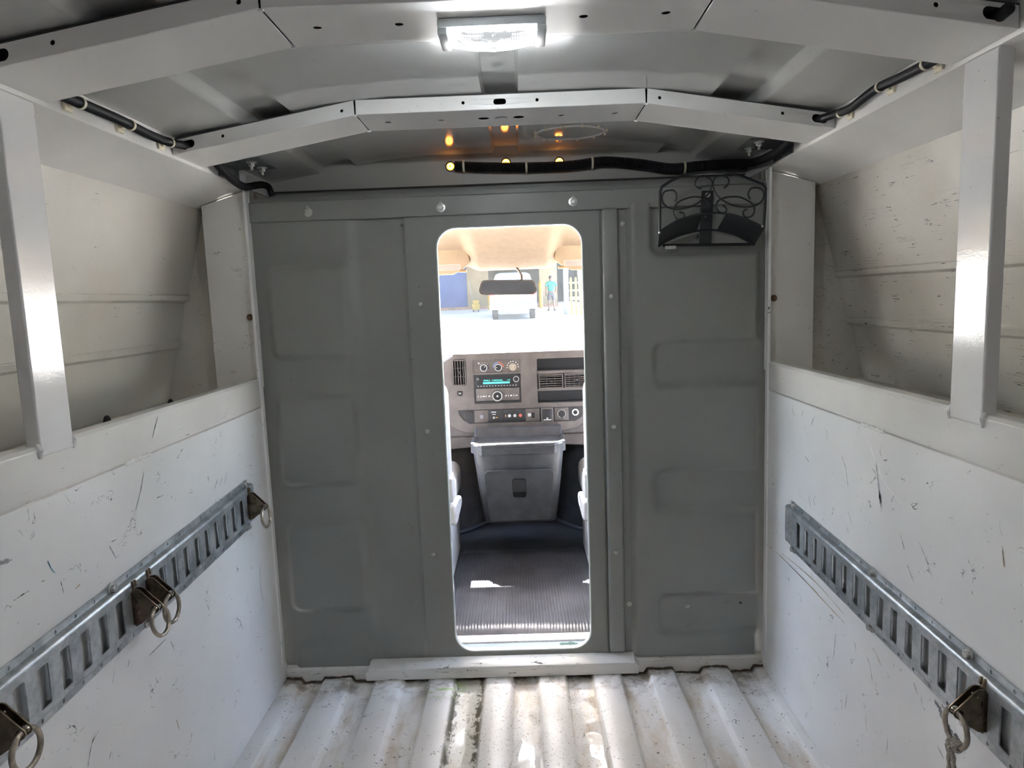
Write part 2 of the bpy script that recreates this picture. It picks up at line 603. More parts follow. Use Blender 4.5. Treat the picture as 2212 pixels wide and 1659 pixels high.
# ---- side walls
for s, side in ((-1, 'left'), (1, 'right')):
    dirty = side == 'right'
    along = lambda u, v, w, s=s: (s * (W - u), w, v)          # u = distance towards the aisle, v = z, w = y
    mb = MB()
    mb.prism([(0.007, -0.016), (0.007, 0.040), (0.0, 0.058), (0.0, Z_SEAM - 0.002), (-0.02, Z_SEAM - 0.002), (-0.02, -0.016)], along, YR, -0.006)
    wall = mb.build('wall_' + side, M['wall'], bevel=0.0012)
    tag(wall, ('scuffed white steel lower wall panel on the left side' if s < 0 else 'scuffed white steel lower wall panel on the right side'), 'wall', kind='structure')
    # folded top rail of the wall
    mb = MB()
    mb.prism([(0.0, Z_SEAM + 0.001), (0.0005, Z_SEAM + 0.006), (0.0005, Z_LIP - 0.006), (-0.005, Z_LIP), (-0.030, Z_LIP), (-0.032, Z_LIP - 0.003), (-0.032, Z_SHELF), (-0.022, Z_SEAM + 0.001)], along, YR, -0.006)
    mb.build('top_rail', M['lip'], wall, bevel=0.001)
    # flange strip against the bulkhead
    mb = MB()
    mb.prism([(0.004, -0.01), (0.004, 1.465), (-0.004, 1.465), (-0.004, -0.01)], along, -0.030, -0.010)
    mb.build('front_flange', M['wall'], wall, bevel=0.0015)
    # weld bead on the seam
    mb = MB()
    wy = -0.72 if s < 0 else -0.66
    pts = [(s * (W - 0.0015), wy + 0.085 * i / 18, Z_SEAM + random.uniform(-0.0012, 0.0012)) for i in range(19)]
    mb.tube(pts, [0.0030 + 0.0018 * abs(math.sin(i * 1.7)) for i in range(19)], 8)
    mb.build('weld_bead', M['weld'], wall)
    # pillar panel facing the rear, beside the bulkhead
    so = lambda x: Z_RAIL - 0.306 * (abs(x) - W)             # underside of the roof side
    mb = MB()
    mb.prism([(W - 0.002, 0.90), (0.868, 0.90), (0.868, so(0.868) - 0.002), (W - 0.002, so(W) - 0.003)], lambda u, v, w, s=s: (s * u, w, v), 0.000, 0.006)
    mb.prism([(0.862, 0.90), (0.868, 0.90), (0.868, so(0.868) - 0.002), (0.862, so(0.862) - 0.002)], lambda u, v, w, s=s: (s * u, w, v), 0.006, 0.05)
    pil = mb.build('pillar_panel', M['lip'], wall, bevel=0.001)
    b = MB()
    hexbolt(b, (s * 0.754, -0.001, 1.105), (0, -1, 0), 0.0055, 0.010)
    b.build('bolt', M['rusty'], pil)
    # compartment: shelf, outer skin with two folded ribs, front end wall, rear end wall, roof side
    outer = [(0.884, 1.428), (0.953, 1.177), (0.947, 1.174), (0.951, 1.160), (0.9655, 1.155), (0.990, 1.041), (0.984, 1.037), (0.989, 1.022), (1.0015, 1.016), (1.0444, 0.850)]
    inner = [(u + 0.004, v) for u, v in reversed(outer)]
    xzs = lambda u, v, w, s=s: (s * u, w, v)
    mb = MB()
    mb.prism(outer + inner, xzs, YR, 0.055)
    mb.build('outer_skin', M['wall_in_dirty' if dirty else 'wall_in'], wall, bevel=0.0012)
    mb = MB()
    mb.box(*(sorted((s * (W + 0.03), s * 1.05))), YR, 0.055, Z_SHELF - 0.006, Z_SHELF)
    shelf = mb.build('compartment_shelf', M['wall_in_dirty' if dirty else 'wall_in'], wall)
    for yy in ((-0.30, -0.80, -0.02) if s < 0 else (-0.52, -0.98, -1.3)):
        mb = MB()
        mb.lathe([(0.010, 0), (0.008, 0.010), (0.005, 0.016), (0.001, 0.018)], (s * (1.018 if yy != -0.02 else 1.0), yy, Z_SHELF), (0, 0, 1), 6)
        mb.build('push_clip', M['black_plastic'], shelf)
    for yy, nm in ((0.05, 'front_end_wall'), (YR, 'rear_end_wall')):
        mb = MB()
        mb.prism([(W + 0.004, 0.0)] + [(1.10, 0.0), (1.05, 0.85)] + [(u, v) for u, v in reversed(outer[:-1])] + [(W + 0.004, 1.467)] if False else
                 [(W + 0.03, Z_SHELF), (1.0444, 0.850)] + [(u, v) for u, v in reversed(outer[:-1])] + [(W + 0.004, 1.467)], xzs, yy, yy + 0.005)
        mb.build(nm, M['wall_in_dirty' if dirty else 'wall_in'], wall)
    mb = MB()
    mb.prism([(W, Z_RAIL), (0.900, so(0.900)), (0.902, so(0.902) + 0.004), (W, Z_RAIL + 0.004)], xzs, YR, 0.055)
    mb.build('roof_side_panel', M['bow'], wall)
    # roof rail: upright band between roof side panel and roof skin
    mb = MB()
    mb.prism([(W - 0.0005, Z_RAIL), (W + 0.006, Z_RAIL - 0.001), (W + 0.006, 1.535), (W, 1.535)], xzs, YR, 0.20)
    mb.build('roof_rail', M['bow'], wall, bevel=0.001)
    # bright upright post over the compartment opening
    for py in (-0.90, -1.90):
        mb = MB()
        mb.box(*(sorted((s * (W - 0.0025), s * (W + 0.021)))), py - 0.040, py + 0.040, 0.909, Z_RAIL - 0.001)
        post = mb.build('upright_post', M['post'], wall, bevel=0.003, seg=3)
        for dy in (-0.041, 0.041):
            b = MB()
            b.tube([(s * (W - 0.001), py + dy, 0.907), (s * (W - 0.003), py + dy, 0.920), (s * (W + 0.002), py + dy, 0.930)], [0.003, 0.0045, 0.003], 7)
            b.build('weld_bead', M['weld'], post)
    # outside sheet below the shelf so that no daylight leaks in
    mb = MB()
    mb.box(*(sorted((s * 1.06, s * 1.10))), YR, 0.055, -0.35, 0.86)
    mb.box(*(sorted((s * (W + 0.02), s * 1.10))), YR, YR + 0.01, -0.35, 0.86)
    mb.build('body_side_sheet', M['wall'], wall)

# scrapes, chips and marks left by cargo on the lower walls
SCRATCH = {1: {'white': [[(-0.569, 0.836), (-0.605, 0.804), (-0.631, 0.776), (-0.662, 0.747), (-0.705, 0.727), (-0.73, 0.72)]], 'smear': [[(-0.631, 0.776), (-0.639, 0.745), (-0.649, 0.71), (-0.655, 0.683)], [(-0.646, 0.723), (-0.658, 0.691)]], 'brown': [[(-0.095, 0.389), (-0.288, 0.388), (-0.459, 0.382), (-0.516, 0.38)], [(-0.146, 0.402), (-0.356, 0.411), (-0.517, 0.399)], [(-0.18, 0.389), (-0.384, 0.388)], [(-0.647, 0.386), (-0.675, 0.367)], [(-0.995, 0.738), (-1.002, 0.709)]], 'dark': [[(-0.482, 0.756), (-0.503, 0.735), (-0.518, 0.689)], [(-0.518, 0.642), (-0.538, 0.617)], [(-0.289, 0.711), (-0.312, 0.701)], [(-0.307, 0.621), (-0.328, 0.591)], [(-0.617, 0.761), (-0.632, 0.75), (-0.61, 0.728)], [(-0.69, 0.713), (-0.7, 0.73)], [(-0.727, 0.661), (-0.741, 0.637)], [(-0.785, 0.669), (-0.811, 0.644), (-0.83, 0.618)], [(-0.752, 0.612), (-0.776, 0.586)], [(-0.473, 0.334), (-0.47, 0.296), (-0.464, 0.265)], [(-0.614, 0.358), (-0.631, 0.342), (-0.642, 0.312)], [(-0.562, 0.362), (-0.571, 0.345)], [(-0.535, 0.221), (-0.528, 0.183)], [(-0.618, 0.225), (-0.625, 0.193)], [(-0.706, 0.237), (-0.704, 0.196)], [(-0.863, 0.327), (-0.883, 0.315)], [(-0.787, 0.399), (-0.8, 0.382)], [(-0.203, 0.821), (-0.216, 0.799)], [(-0.339, 0.82), (-0.319, 0.794)]], 'chip': [[(-0.851, 0.402), (-0.865, 0.398), (-0.873, 0.39)], [(-0.866, 0.389), (-0.885, 0.381), (-0.898, 0.377)], [(-0.885, 0.383), (-0.907, 0.374)], [(-0.907, 0.379), (-0.923, 0.375)]]} ,
 -1: {'dark': [[(-0.497, 0.827), (-0.526, 0.81)], [(-0.66, 0.814), (-0.678, 0.781), (-0.702, 0.749)], [(-0.589, 0.914), (-0.618, 0.875)], [(-0.708, 0.453), (-0.676, 0.453), (-0.643, 0.454)], [(-0.627, 0.44), (-0.614, 0.413)], [(-0.311, 0.338), (-0.287, 0.313), (-0.303, 0.305)], [(-0.291, 0.324), (-0.28, 0.29)], [(-0.137, 0.412), (-0.14, 0.351), (-0.133, 0.3)], [(-0.465, 0.461), (-0.448, 0.424)], [(-0.779, 0.469), (-0.773, 0.48)], [(-0.917, 0.368), (-0.905, 0.393), (-0.89, 0.413)], [(-0.898, 0.401), (-0.881, 0.409)], [(-0.862, 0.341), (-0.854, 0.351)], [(-0.929, 0.702), (-0.925, 0.68)], [(-0.794, 0.71), (-0.779, 0.682)], [(-0.787, 0.716), (-0.771, 0.715)], [(-1.031, 0.715), (-1.01, 0.716), (-0.998, 0.716)], [(-0.344, 0.715), (-0.369, 0.695)], [(-0.318, 0.714), (-0.338, 0.693)], [(-0.289, 0.718), (-0.311, 0.694)], [(-0.482, 0.853), (-0.465, 0.852)], [(-0.107, -0.086), (-0.074, -0.152)], [(-0.348, 0.022), (-0.304, 0.044)], [(-0.624, 0.75), (-0.598, 0.748)]], 'blue': [[(-0.952, 0.745), (-0.946, 0.73), (-0.939, 0.72)]], 'brown': [[(-0.897, 0.674), (-0.884, 0.677)], [(-0.636, 0.269), (-0.627, 0.236)]], 'smear': [[(-1.046, 0.779), (-1.035, 0.777), (-1.024, 0.775)]]} }

SC_MAT = {'dark': simple('black_rub_mark', (0.05, 0.05, 0.055), 0.6), 'white': simple('bare_primer_scratch', (0.92, 0.92, 0.92), 0.4), 'brown': simple('brown_scrape', (0.42, 0.33, 0.22), 0.6), 'smear': simple('grey_smear', (0.42, 0.43, 0.45), 0.5, vary=0.3, scale=150), 'chip': simple('chipped_grey_metal', (0.25, 0.26, 0.28), 0.45, vary=0.3, scale=200), 'blue': simple('blue_crayon_mark', (0.07, 0.25, 0.36), 0.6)}
SC_W = {'dark': 0.0007, 'white': 0.0006, 'brown': 0.0012, 'smear': 0.0035, 'chip': 0.0045, 'blue': 0.0011}
for s, d in SCRATCH.items():
    host = bpy.data.objects['wall_left' if s < 0 else 'wall_right']
    for kind, lines in d.items():
        for ln in lines:
            if ln[0][1] > Z_SEAM - 0.006:
                host_d = 0.0012
            else:
                host_d = 0.0006
            pts = spline([(y, z, 0) for y, z in ln], 6)
            n = len(pts)
            L_, R_ = [], []
            for i, p in enumerate(pts):
                t_ = (pts[min(i + 1, n - 1)] - pts[max(i - 1, 0)]).normalized()
                w_ = SC_W[kind] * (0.35 + 0.65 * math.sin(math.pi * (i + 0.5) / n)) * random.uniform(0.55, 1.35)
                q = Vector((-t_.y, t_.x, 0)) * w_ + Vector((random.uniform(-1, 1), random.uniform(-1, 1), 0)) * SC_W[kind] * 0.4
                L_.append(p + q)
                R_.append(p - q)
            poly = [(p.x, p.y) for p in L_] + [(p.x, p.y) for p in reversed(R_)]
            mb = MB()
            m2 = len(L_)
            vs = [(s * (W - host_d), p.x, p.y) for p in L_ + R_]
            mb.add(vs, [(i, i + 1, m2 + i + 1, m2 + i) for i in range(m2 - 1)])
            mb.build('scratch', SC_MAT[kind], host, smooth=0)

# ---- bulkhead
mb = MB()
mb.box(-0.745, -0.24, 0.018, 0.022, -0.02, 1.44)
mb.box(0.24, 0.745, 0.018, 0.022, -0.02, 1.44)
mb.box(-0.24, 0.24, 0.018, 0.022, 1.36, 1.44)
front = mb.build('wall_front', M['bulk'])
tag(front, 'grey stamped steel bulkhead between cargo space and cab', 'bulkhead', kind='structure')


def ss(a, b, x):
    t = max(0.0, min(1.0, (x - a) / (b - a)))
    return t * t * (3 - 2 * t)


def pad(x, z, x0, x1, z0, z1, r=0.03, soft=0.013):
    """rounded-rectangle plateau, 1 inside and 0 outside"""
    dx = max(x0 + r - x, x - (x1 - r), 0)
    dz = max(z0 + r - z, z - (z1 - r), 0)
    d = math.hypot(dx, dz) - r
    return 1 - ss(-soft, soft * 0.4, d)


def h_left(x, z):
    c = 0.0075
    h = 0.0
    h = max(h, pad(x, z, -0.7038 + c, -0.470 + c, 0.978, 1.248))
    h = max(h, pad(x, z, -0.7035 + c, -0.470 + c, 0.600, 0.872))
    h = max(h, pad(x, z, -0.7040 + c, -0.468 + c, 0.208, 0.486))
    h = max(h, pad(x, z, -0.7040 + c, -0.468 + c, -0.10, 0.103))
    base = 0.010 * (1 - ss(-0.462, -0.425, x))                 # plane steps back towards the flat strip
    return base + 0.015 * h + 0.006 * ss(-0.302, -0.292, x)


def h_right(x, z):
    c = 0.0075
    h = 1.0
    for z0, z1 in ((0.858, 0.992), (0.482, 0.613), (0.098, 0.229)):
        h = min(h, 1 - pad(x, z, 0.400 + c, 0.90, z0, z1))
    h = min(h, 1 - pad(x, z, 0.396 + c, 0.90, 1.235, 1.70))
    h = min(h, 1 - ss(0.695 + c, 0.712 + c, x))
    return 0.004 + 0.017 * h * ss(0.337, 0.352, x)


def field(name, x0, x1, z0, z1, fn, step=0.0065):
    nx = int((x1 - x0) / step) + 1
    nz = int((z1 - z0) / step) + 1
    m = MB()
    m.grid(lambda x, z: (x, 0.012 - fn(x, z), z), [x0 + (x1 - x0) * i / nx for i in range(nx + 1)], [z0 + (z1 - z0) * i / nz for i in range(nz + 1)])
    return m.build(name, M['bulk'], front, smooth=80)


field('stamped_panel', -0.742, -0.288, 0.0, 1.385, h_left)
sr = field('stamped_panel', 0.335, 0.742, 0.0, 1.385, h_right)
# door panel with the rounded opening
x0, x1 = -0.2065, 0.2135
door_hole = []
hole = rrect(-0.2065, 0.2135, 0.058, 1.338, 0.058, 8)
mb = MB()
mb.plate([(-0.294, 0.035), (0.262, 0.035), (0.262, 1.385), (-0.294, 1.385)], [hole], xz(0.006), -0.002, 0.002)
dp = mb.build('door_panel', M['bulk'], front, bevel=0.0008)
# bent rim of the opening
mb = MB()
ring_o = hole
ring_i = rrect(-0.2035, 0.2105, 0.061, 1.335, 0.055, 8)
mb.plate(ring_o, [ring_i], xz(0.006), -0.016, 0.003)
mb.build('opening_rim', paint('pale_edge_trim', (0.62, 0.66, 0.64), 0.25), dp)
for bx, bz in ((-0.2600, 1.1247), (-0.2585, 0.7513), (-0.2590, 0.3735)):
    b = MB()
    dome(b, (bx, 0.004, bz), (0, -1, 0), 0.0068, 0.0035)
    b.build('rivet', M['zinc'], dp)
b = MB()
b.plate(circ(-0.30, 1.349, 0.0035, 10), [circ(-0.30, 1.349, 0.002, 8)], xz(0.004), 0, 0.002)
b.build('screw_hole', M['dark_void'], dp)
# slotted hat channel to the right of the opening
mb = MB()
mb.rbox(0.2665, 0.3125, -0.014, 0.012, 0.050, 1.374, 0.008, 3)
hat = mb.build('hat_channel', M['bulk'], front)
mb = MB()
mb.box(0.255, 0.345, 0.008, 0.013, 0.035, 1.385)
mb.build('channel_backing', M['bulk'], front)
for bz in (1.1273, 0.7493, 0.369):
    b = MB()
    dome(b, (0.2890, -0.014, bz), (0, -1, 0), 0.0068, 0.0035)
    b.build('rivet', M['zinc'], hat)
for bx, bz, rr in ((0.3275, 1.331, 0.004), (0.330, 0.196, 0.0045), (0.505, 0.184, 0.004), (0.666, 0.190, 0.0022)):
    b = MB()
    hexbolt(b, (bx, 0.006, bz), (0, -1, 0), rr, 0.004)
    b.build('screw', M['zinc'] if rr > 0.003 else M['dark_void'], sr)
# header channel across the top
mb = MB()
mb.prism([(-0.004, 1.371), (-0.006, 1.373), (-0.006, 1.424), (-0.003, 1.427), (0.024, 1.427), (0.024, 1.420), (0.004, 1.418), (0.004, 1.371)], lambda u, v, w: (w, u, v), -W + 0.002, W - 0.002)
hd = mb.build('header_channel', M['bulk'], front, bevel=0.0008)
for bx, bz in ((-0.5626, 1.3943), (-0.1853, 1.3928), (0.1873, 1.3952)):
    b = MB()
    b.plate(rrect(bx - 0.0045, bx + 0.0045, bz + 0.004, bz + 0.018, 0.0042, 4), [], xz(-0.006), 0.0, 0.0006)
    b.build('slot_hole', M['cap'], hd)
    b = MB()
    hexbolt(b, (bx, -0.006, bz), (0, -1, 0), 0.0072, 0.007)
    b.build('bolt', M['zinc'], hd)

# ---- white base strip and threshold
mb = MB()
mb.prism([(-0.019, -0.016), (-0.019, 0.026), (-0.015, 0.031), (0.004, 0.033), (0.004, -0.016)], lambda u, v, w: (w, u, v), -W + 0.004, W - 0.004)
bb = mb.build('baseboard_front', M['sill'], bevel=0.001)
tag(bb, 'white steel base strip along the foot of the bulkhead', 'baseboard', kind='structure')
mb = MB()
mb.prism([(-0.475, 0.0), (-0.478, 0.022), (-0.470, 0.030), (0.342, 0.030), (0.350, 0.022), (0.347, 0.0)], lambda u, v, w: (u, w, v), -0.046, 0.0)
mb.prism([(-0.046, 0.028), (-0.0455, 0.034), (-0.040, 0.037), (0.0, 0.0465), (0.0, 0.028)], lambda u, v, w: (w, u, v), -0.468, 0.338)
tr = mb.build('trim_1', M['sill'], bevel=0.002)
tag(tr, 'worn white steel threshold under the cab doorway', 'threshold', kind='structure')

# ---- roof skin: crowned sheet with three raised channels
def roof_z(x):
    a = abs(x)
    z = 1.5790 if a < 0.325 else 1.5790 - (a - 0.325) * 0.158
    z = z - 0.004 * math.exp(-((a - 0.325) / 0.05) ** 2)
    up = 0.020
    if a < 0.045:
        z += up * (1 - ss(0.034, 0.040, a))
    z += up * ss(0.462, 0.468, a) * (1 - ss(0.560, 0.578, a))
    return z


xs = sorted(set([i * 0.01 for i in range(-73, 74)] + [q * d for q in (-1, 1) for d in (0.032, 0.034, 0.037, 0.040, 0.045, 0.460, 0.462, 0.465, 0.468, 0.470, 0.558, 0.560, 0.565, 0.569, 0.574, 0.578, 0.582, W)]))
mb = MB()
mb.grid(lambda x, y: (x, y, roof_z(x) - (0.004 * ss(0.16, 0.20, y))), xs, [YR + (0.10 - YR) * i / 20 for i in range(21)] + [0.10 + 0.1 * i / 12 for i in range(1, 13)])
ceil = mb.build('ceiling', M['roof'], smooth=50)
md = ceil.modifiers.new('sheet', 'SOLIDIFY')
md.thickness = 0.003
md.offset = 1
tag(ceil, 'glossy white crowned steel roof skin with pressed channels', 'ceiling', kind='structure')

# ---- roof bows
ZB_C, ZB_S, XK = 1.544, 1.474, 0.320          # underside at centre, at the wall, kink position
def bow_z(x):
    a = abs(x)
    return ZB_C if a <= XK else ZB_C - (a - XK) / (W - XK) * (ZB_C - ZB_S)


def make_bow(y0, lamp=False):
    """bow with near face at y0, 0.15 m deep"""
    def seg(xa, xb, face_holes, under_holes):
        m = MB()
        H = 0.031
        g = 0.0012
        f2 = lambda u, v, w: (u, y0 + w, bow_z(u) + v)
        m.plate([(xa, 0.0), (xb, 0.0), (xb - g, H), (xa + g, H)], face_holes, f2, 0, 0.002)
        m.plate([(xa, 0.0), (xb, 0.0), (xb - g, H), (xa + g, H)], [], f2, 0.148, 0.150)
        f3 = lambda u, v, w: (u, y0 + v, bow_z(u) + w)
        m.plate([(xa, 0.0021), (xb, 0.0021), (xb, 0.1479), (xa, 0.1479)], under_holes, f3, 0.0001, 0.002)
        return m
    c_face = [rrect(-0.0145, 0.0130, 0.0095, 0.0215, 0.0058, 5), circ(-0.0812, 0.016, 0.0035, 10), circ(0.0812, 0.016, 0.0035, 10)]
    c_under = [circ(x, 0.078, 0.0065, 14) for x in (-0.2617, -0.1385, 0.1385, 0.2617)]
    if not lamp:
        c_under += [circ(-0.0405, 0.078, 0.0125, 16), circ(0.0405, 0.078, 0.0125, 16)]
    else:
        c_face = [circ(x, 0.016, 0.003, 10) for x in (-0.035, 0.0, 0.036)]
    bow = seg(-XK + 0.0012, XK - 0.0012, c_face, c_under).build('roof_bow', M['bow'], ceil, bevel=0.0015)
    for s in (-1, 1):
        fh = [circ(s * 0.3490, 0.0145, 0.0034, 10), circ(s * 0.6165, 0.017, 0.0034, 10), rrect(*sorted((s * 0.681, s * 0.713)), 0.0075, 0.0245, 0.0082, 5)]
        xa, xb = sorted((s * (XK + 0.0012), s * (W - 0.001)))
        seg(xa, xb, fh, []).build('bow_end', M['bow'], bow, bevel=0.0015)
        b = MB()                                              # spot welds across the joint
        for yy in (0.004, 0.145):
            b.tube([(s * (XK - 0.004), y0 + yy, ZB_C - 0.0008), (s * (XK + 0.004), y0 + yy, ZB_C - 0.0014)], 0.0022, 6)
        b.build('weld_spot', M['weld'], bow)
    # closed inside
    b = MB()
    b.prism([(-W + 0.002, ZB_S + 0.034), (-XK, ZB_C + 0.033), (XK, ZB_C + 0.033), (W - 0.002, ZB_S + 0.034), (W - 0.002, ZB_S + 0.030), (XK, ZB_C + 0.029), (-XK, ZB_C + 0.029), (-W + 0.002, ZB_S + 0.030)], lambda u, v, w: (u, w, v), y0 + 0.001, y0 + 0.149)
    b.build('bow_lining', M['dark_void'], bow)
    if not lamp:
        b = MB()
        b.tube([(0.0135 * math.cos(t), y0 + 0.078 + 0.0125 * math.sin(t), ZB_C - 0.0004) for t in [math.pi * 1.05 + math.pi * 0.9 * i / 12 for i in range(13)]], 0.0008, 5)
        b.build('knockout_mark', M['dark_void'], bow)
    return bow


make_bow(-0.42)
make_bow(-0.976, True)
make_bow(-1.532)
make_bow(-2.088)

# ---- front cap above the bulkhead
mb = MB()
cap_poly = [(-0.75, 1.480), (-0.75, 1.550), (-0.34, 1.612), (0.34, 1.612), (0.75, 1.550), (0.75, 1.480)]
mb.plate(cap_poly, [circ(x, z, 0.0125, 18) for x, z in ((-0.171, 1.5412), (0.0003, 1.5457), (0.164, 1.5421))], xz(0.192), -0.003, 0.004)
capw = mb.build('wall_front_cap', M['cap'], bevel=0.002)
tag(capw, 'off-white front cap panel above the bulkhead header', 'wall', kind='structure')
mb = MB()
mb.box(-0.75, 0.75, 0.196, 0.200, 1.38, 1.482)
mb.box(-0.75, 0.75, 0.022, 0.25, 1.395, 1.400)
mb.build('cab_roof_edge', M['bulk'], capw)
mb = MB()
for s in (-1, 1):
    mb.box(*sorted((s * 0.739, s * 0.750)), 0.006, 0.26, 1.34, 1.56)
mb.build('cap_side', M['cap'], capw)
mb = MB()
mb.tube([(-0.74, 0.188, 1.483), (0.74, 0.188, 1.483)], 0.003, 6)
mb.build('seam_seal', M['dark_void'], capw)
mb = MB()
mb.box(-0.75, 0.75, 0.24, 0.25, 1.38, 1.62)
mb.build('cap_backing', M['dark_void'], capw)
# ================================================================== THINGS IN THE CARGO SPACE
def text_mesh(name, s, size, mat, parent, Mx, extrude=0.0004):
    """raised lettering; Mx maps text plane (x right, y up, z out) to the scene"""
    cu = bpy.data.curves.new(name, 'FONT')
    cu.body = s
    cu.size = size
    cu.extrude = extrude
    cu.resolution_u = 2
    cu.align_x = 'CENTER'
    cu.align_y = 'CENTER'
    tmp = bpy.data.objects.new(name + '_tmp', cu)
    COL.objects.link(tmp)
    dg = bpy.context.evaluated_depsgraph_get()
    me = bpy.data.meshes.new_from_object(tmp.evaluated_get(dg))
    bpy.data.objects.remove(tmp)
    bpy.data.curves.remove(cu)
    me.transform(Mx)
    me.materials.clear()
    me.materials.append(mat)
    o = bpy.data.objects.new(name, me)
    COL.objects.link(o)
    if parent:
        adopt(o, parent)
    return o


def frame_mx(o, right, up):
    r = Vector(right).normalized()
    u = Vector(up).normalized()
    n = r.cross(u)
    return Matrix(((r.x, u.x, n.x, o[0]), (r.y, u.y, n.y, o[1]), (r.z, u.z, n.z, o[2]), (0, 0, 0, 1)))


M['zinc_dull'] = simple('dull_bracket_steel', (0.10, 0.11, 0.11), 0.55, metal=0.4, vary=0.3, scale=80)
PITCH = 0.0505
def cargo_track(s, zc, g, y_first, bolts_top, bolts_low, y_end, label):
    t = thing('cargo_track', label, 'rail', (s * W, y_first, zc + g * y_first), 'slotted cargo tracks')
    P = lambda u, v, w: (s * (W - w), u, zc + g * u + v)      # u = y, v = up the rail, w = out of the wall
    ks = range(0, int((y_first - y_end) / PITCH))
    yk = [y_first - PITCH * k for k in ks]
    ya, yb = y_end, y_first + 0.034
    m = MB()
    m.plate([(ya, 0.050), (yb - 0.012, 0.050), (yb - 0.012, 0.066), (ya, 0.066)], [circ(y, 0.0586, 0.0030, 8, 0.0036) for k, y in enumerate(yk) if k not in bolts_top], P, 0.0004, 0.0026)
    m.plate([(ya, -0.066), (yb - 0.012, -0.066), (yb - 0.012, -0.047), (ya, -0.047)], [circ(y, -0.0590, 0.0030, 8, 0.0036) for k, y in enumerate(yk) if k not in bolts_low], P, 0.0004, 0.0026)
    m.build('mounting_flange', M['galv'], t)
    # shoulders of the hat section
    m = MB()
    m.prism([(0.0535, 0.0026), (0.0520, 0.0090), (0.0490, 0.0130), (0.0440, 0.0140), (0.0440, 0.0118), (0.0480, 0.0110), (0.0500, 0.0080), (0.0510, 0.0004)], lambda u, v, w: P(w, u, v), ya, yb)
    m.build('upper_shoulder', M['galv'], t, smooth=60)
    m = MB()
    m.prism([(-0.0500, 0.0026), (-0.0490, 0.0080), (-0.0465, 0.0120), (-0.0430, 0.0132), (-0.0430, 0.0110), (-0.0455, 0.0100), (-0.0470, 0.0070), (-0.0475, 0.0004)], lambda u, v, w: P(w, u, v), ya, yb)
    m.build('lower_shoulder', M['galv'], t, smooth=60)
    m = MB()
    m.plate([(ya, -0.0435), (yb, -0.0435), (yb, 0.0445), (ya, 0.0445)], [rrect(y - 0.0122, y + 0.0122, -0.034, 0.031, 0.003, 2) for y in yk], P, 0.0112, 0.0136)
    face = m.build('slotted_face', M['galv'], t)
    # rolled lips inside each slot
    lip = None
    for y in yk:
        for q in (-1, 1):
            if lip is None:
                m = MB()
                pr = [(0.0122, 0.0130), (0.0118, 0.0100), (0.0105, 0.0070), (0.0085, 0.0045), (0.0070, 0.0036), (0.0078, 0.0028), (0.0100, 0.0040), (0.0122, 0.0068), (0.0138, 0.0112)]
                m.prism(pr, lambda u, v, w: P(yk[0] - q * u * -1 if False else yk[0] + q * u, w, v), -0.026, 0.030)
                lip = m.build('slot_lip', M['galv'], t, smooth=60)
                lips = {q: lip}
            elif q not in lips:
                m = MB()
                m.prism(pr, lambda u, v, w, q=q: P(yk[0] + q * u, w, v), -0.026, 0.030)
                lips[q] = m.build('slot_lip', M['galv'], t, smooth=60)
            elif y != yk[0]:
                c = lips[q].copy()
                COL.objects.link(c)
                c.parent = t
                c.location = (0, y - yk[0], g * (y - yk[0]))
    for ks_, v in ((bolts_top, 0.0586), (bolts_low, -0.0590)):
        for k in ks_:
            y = y_first - PITCH * k
            if y < y_end:
                continue
            b = MB()
            hexbolt(b, P(y, v, 0.0026), (-s, 0, 0), 0.0062, 0.008)
            b.build('bolt', M['zinc'], t)
    for y in (-1.06, -0.80, -0.50):
        yy = y if s < 0 else y + 0.03
        mx = frame_mx(P(yy, -0.0395, 0.0137), (0, -s, -s * g), (0, 0, 1))
        text_mesh('stamped_lettering', 'MADE IN USA', 0.0085, M['galv_pale'], t, mx, 0.0003)
    return t


M['galv_pale'] = simple('burnished_steel', (0.62, 0.65, 0.67), 0.4, metal=0.6)
cargo_track(-1, 0.6108, 0.0425, -0.2001, (0, 12, 24), (0, 10, 22), -1.75, 'long galvanised slotted cargo track holding four ring fittings on the left wall')
cargo_track(1, 0.5135, 0.0365, -0.2320, (0, 8, 14, 24), (0, 8, 14, 24), -1.75, 'long galvanised slotted cargo track holding the roped ring fitting on the right wall')


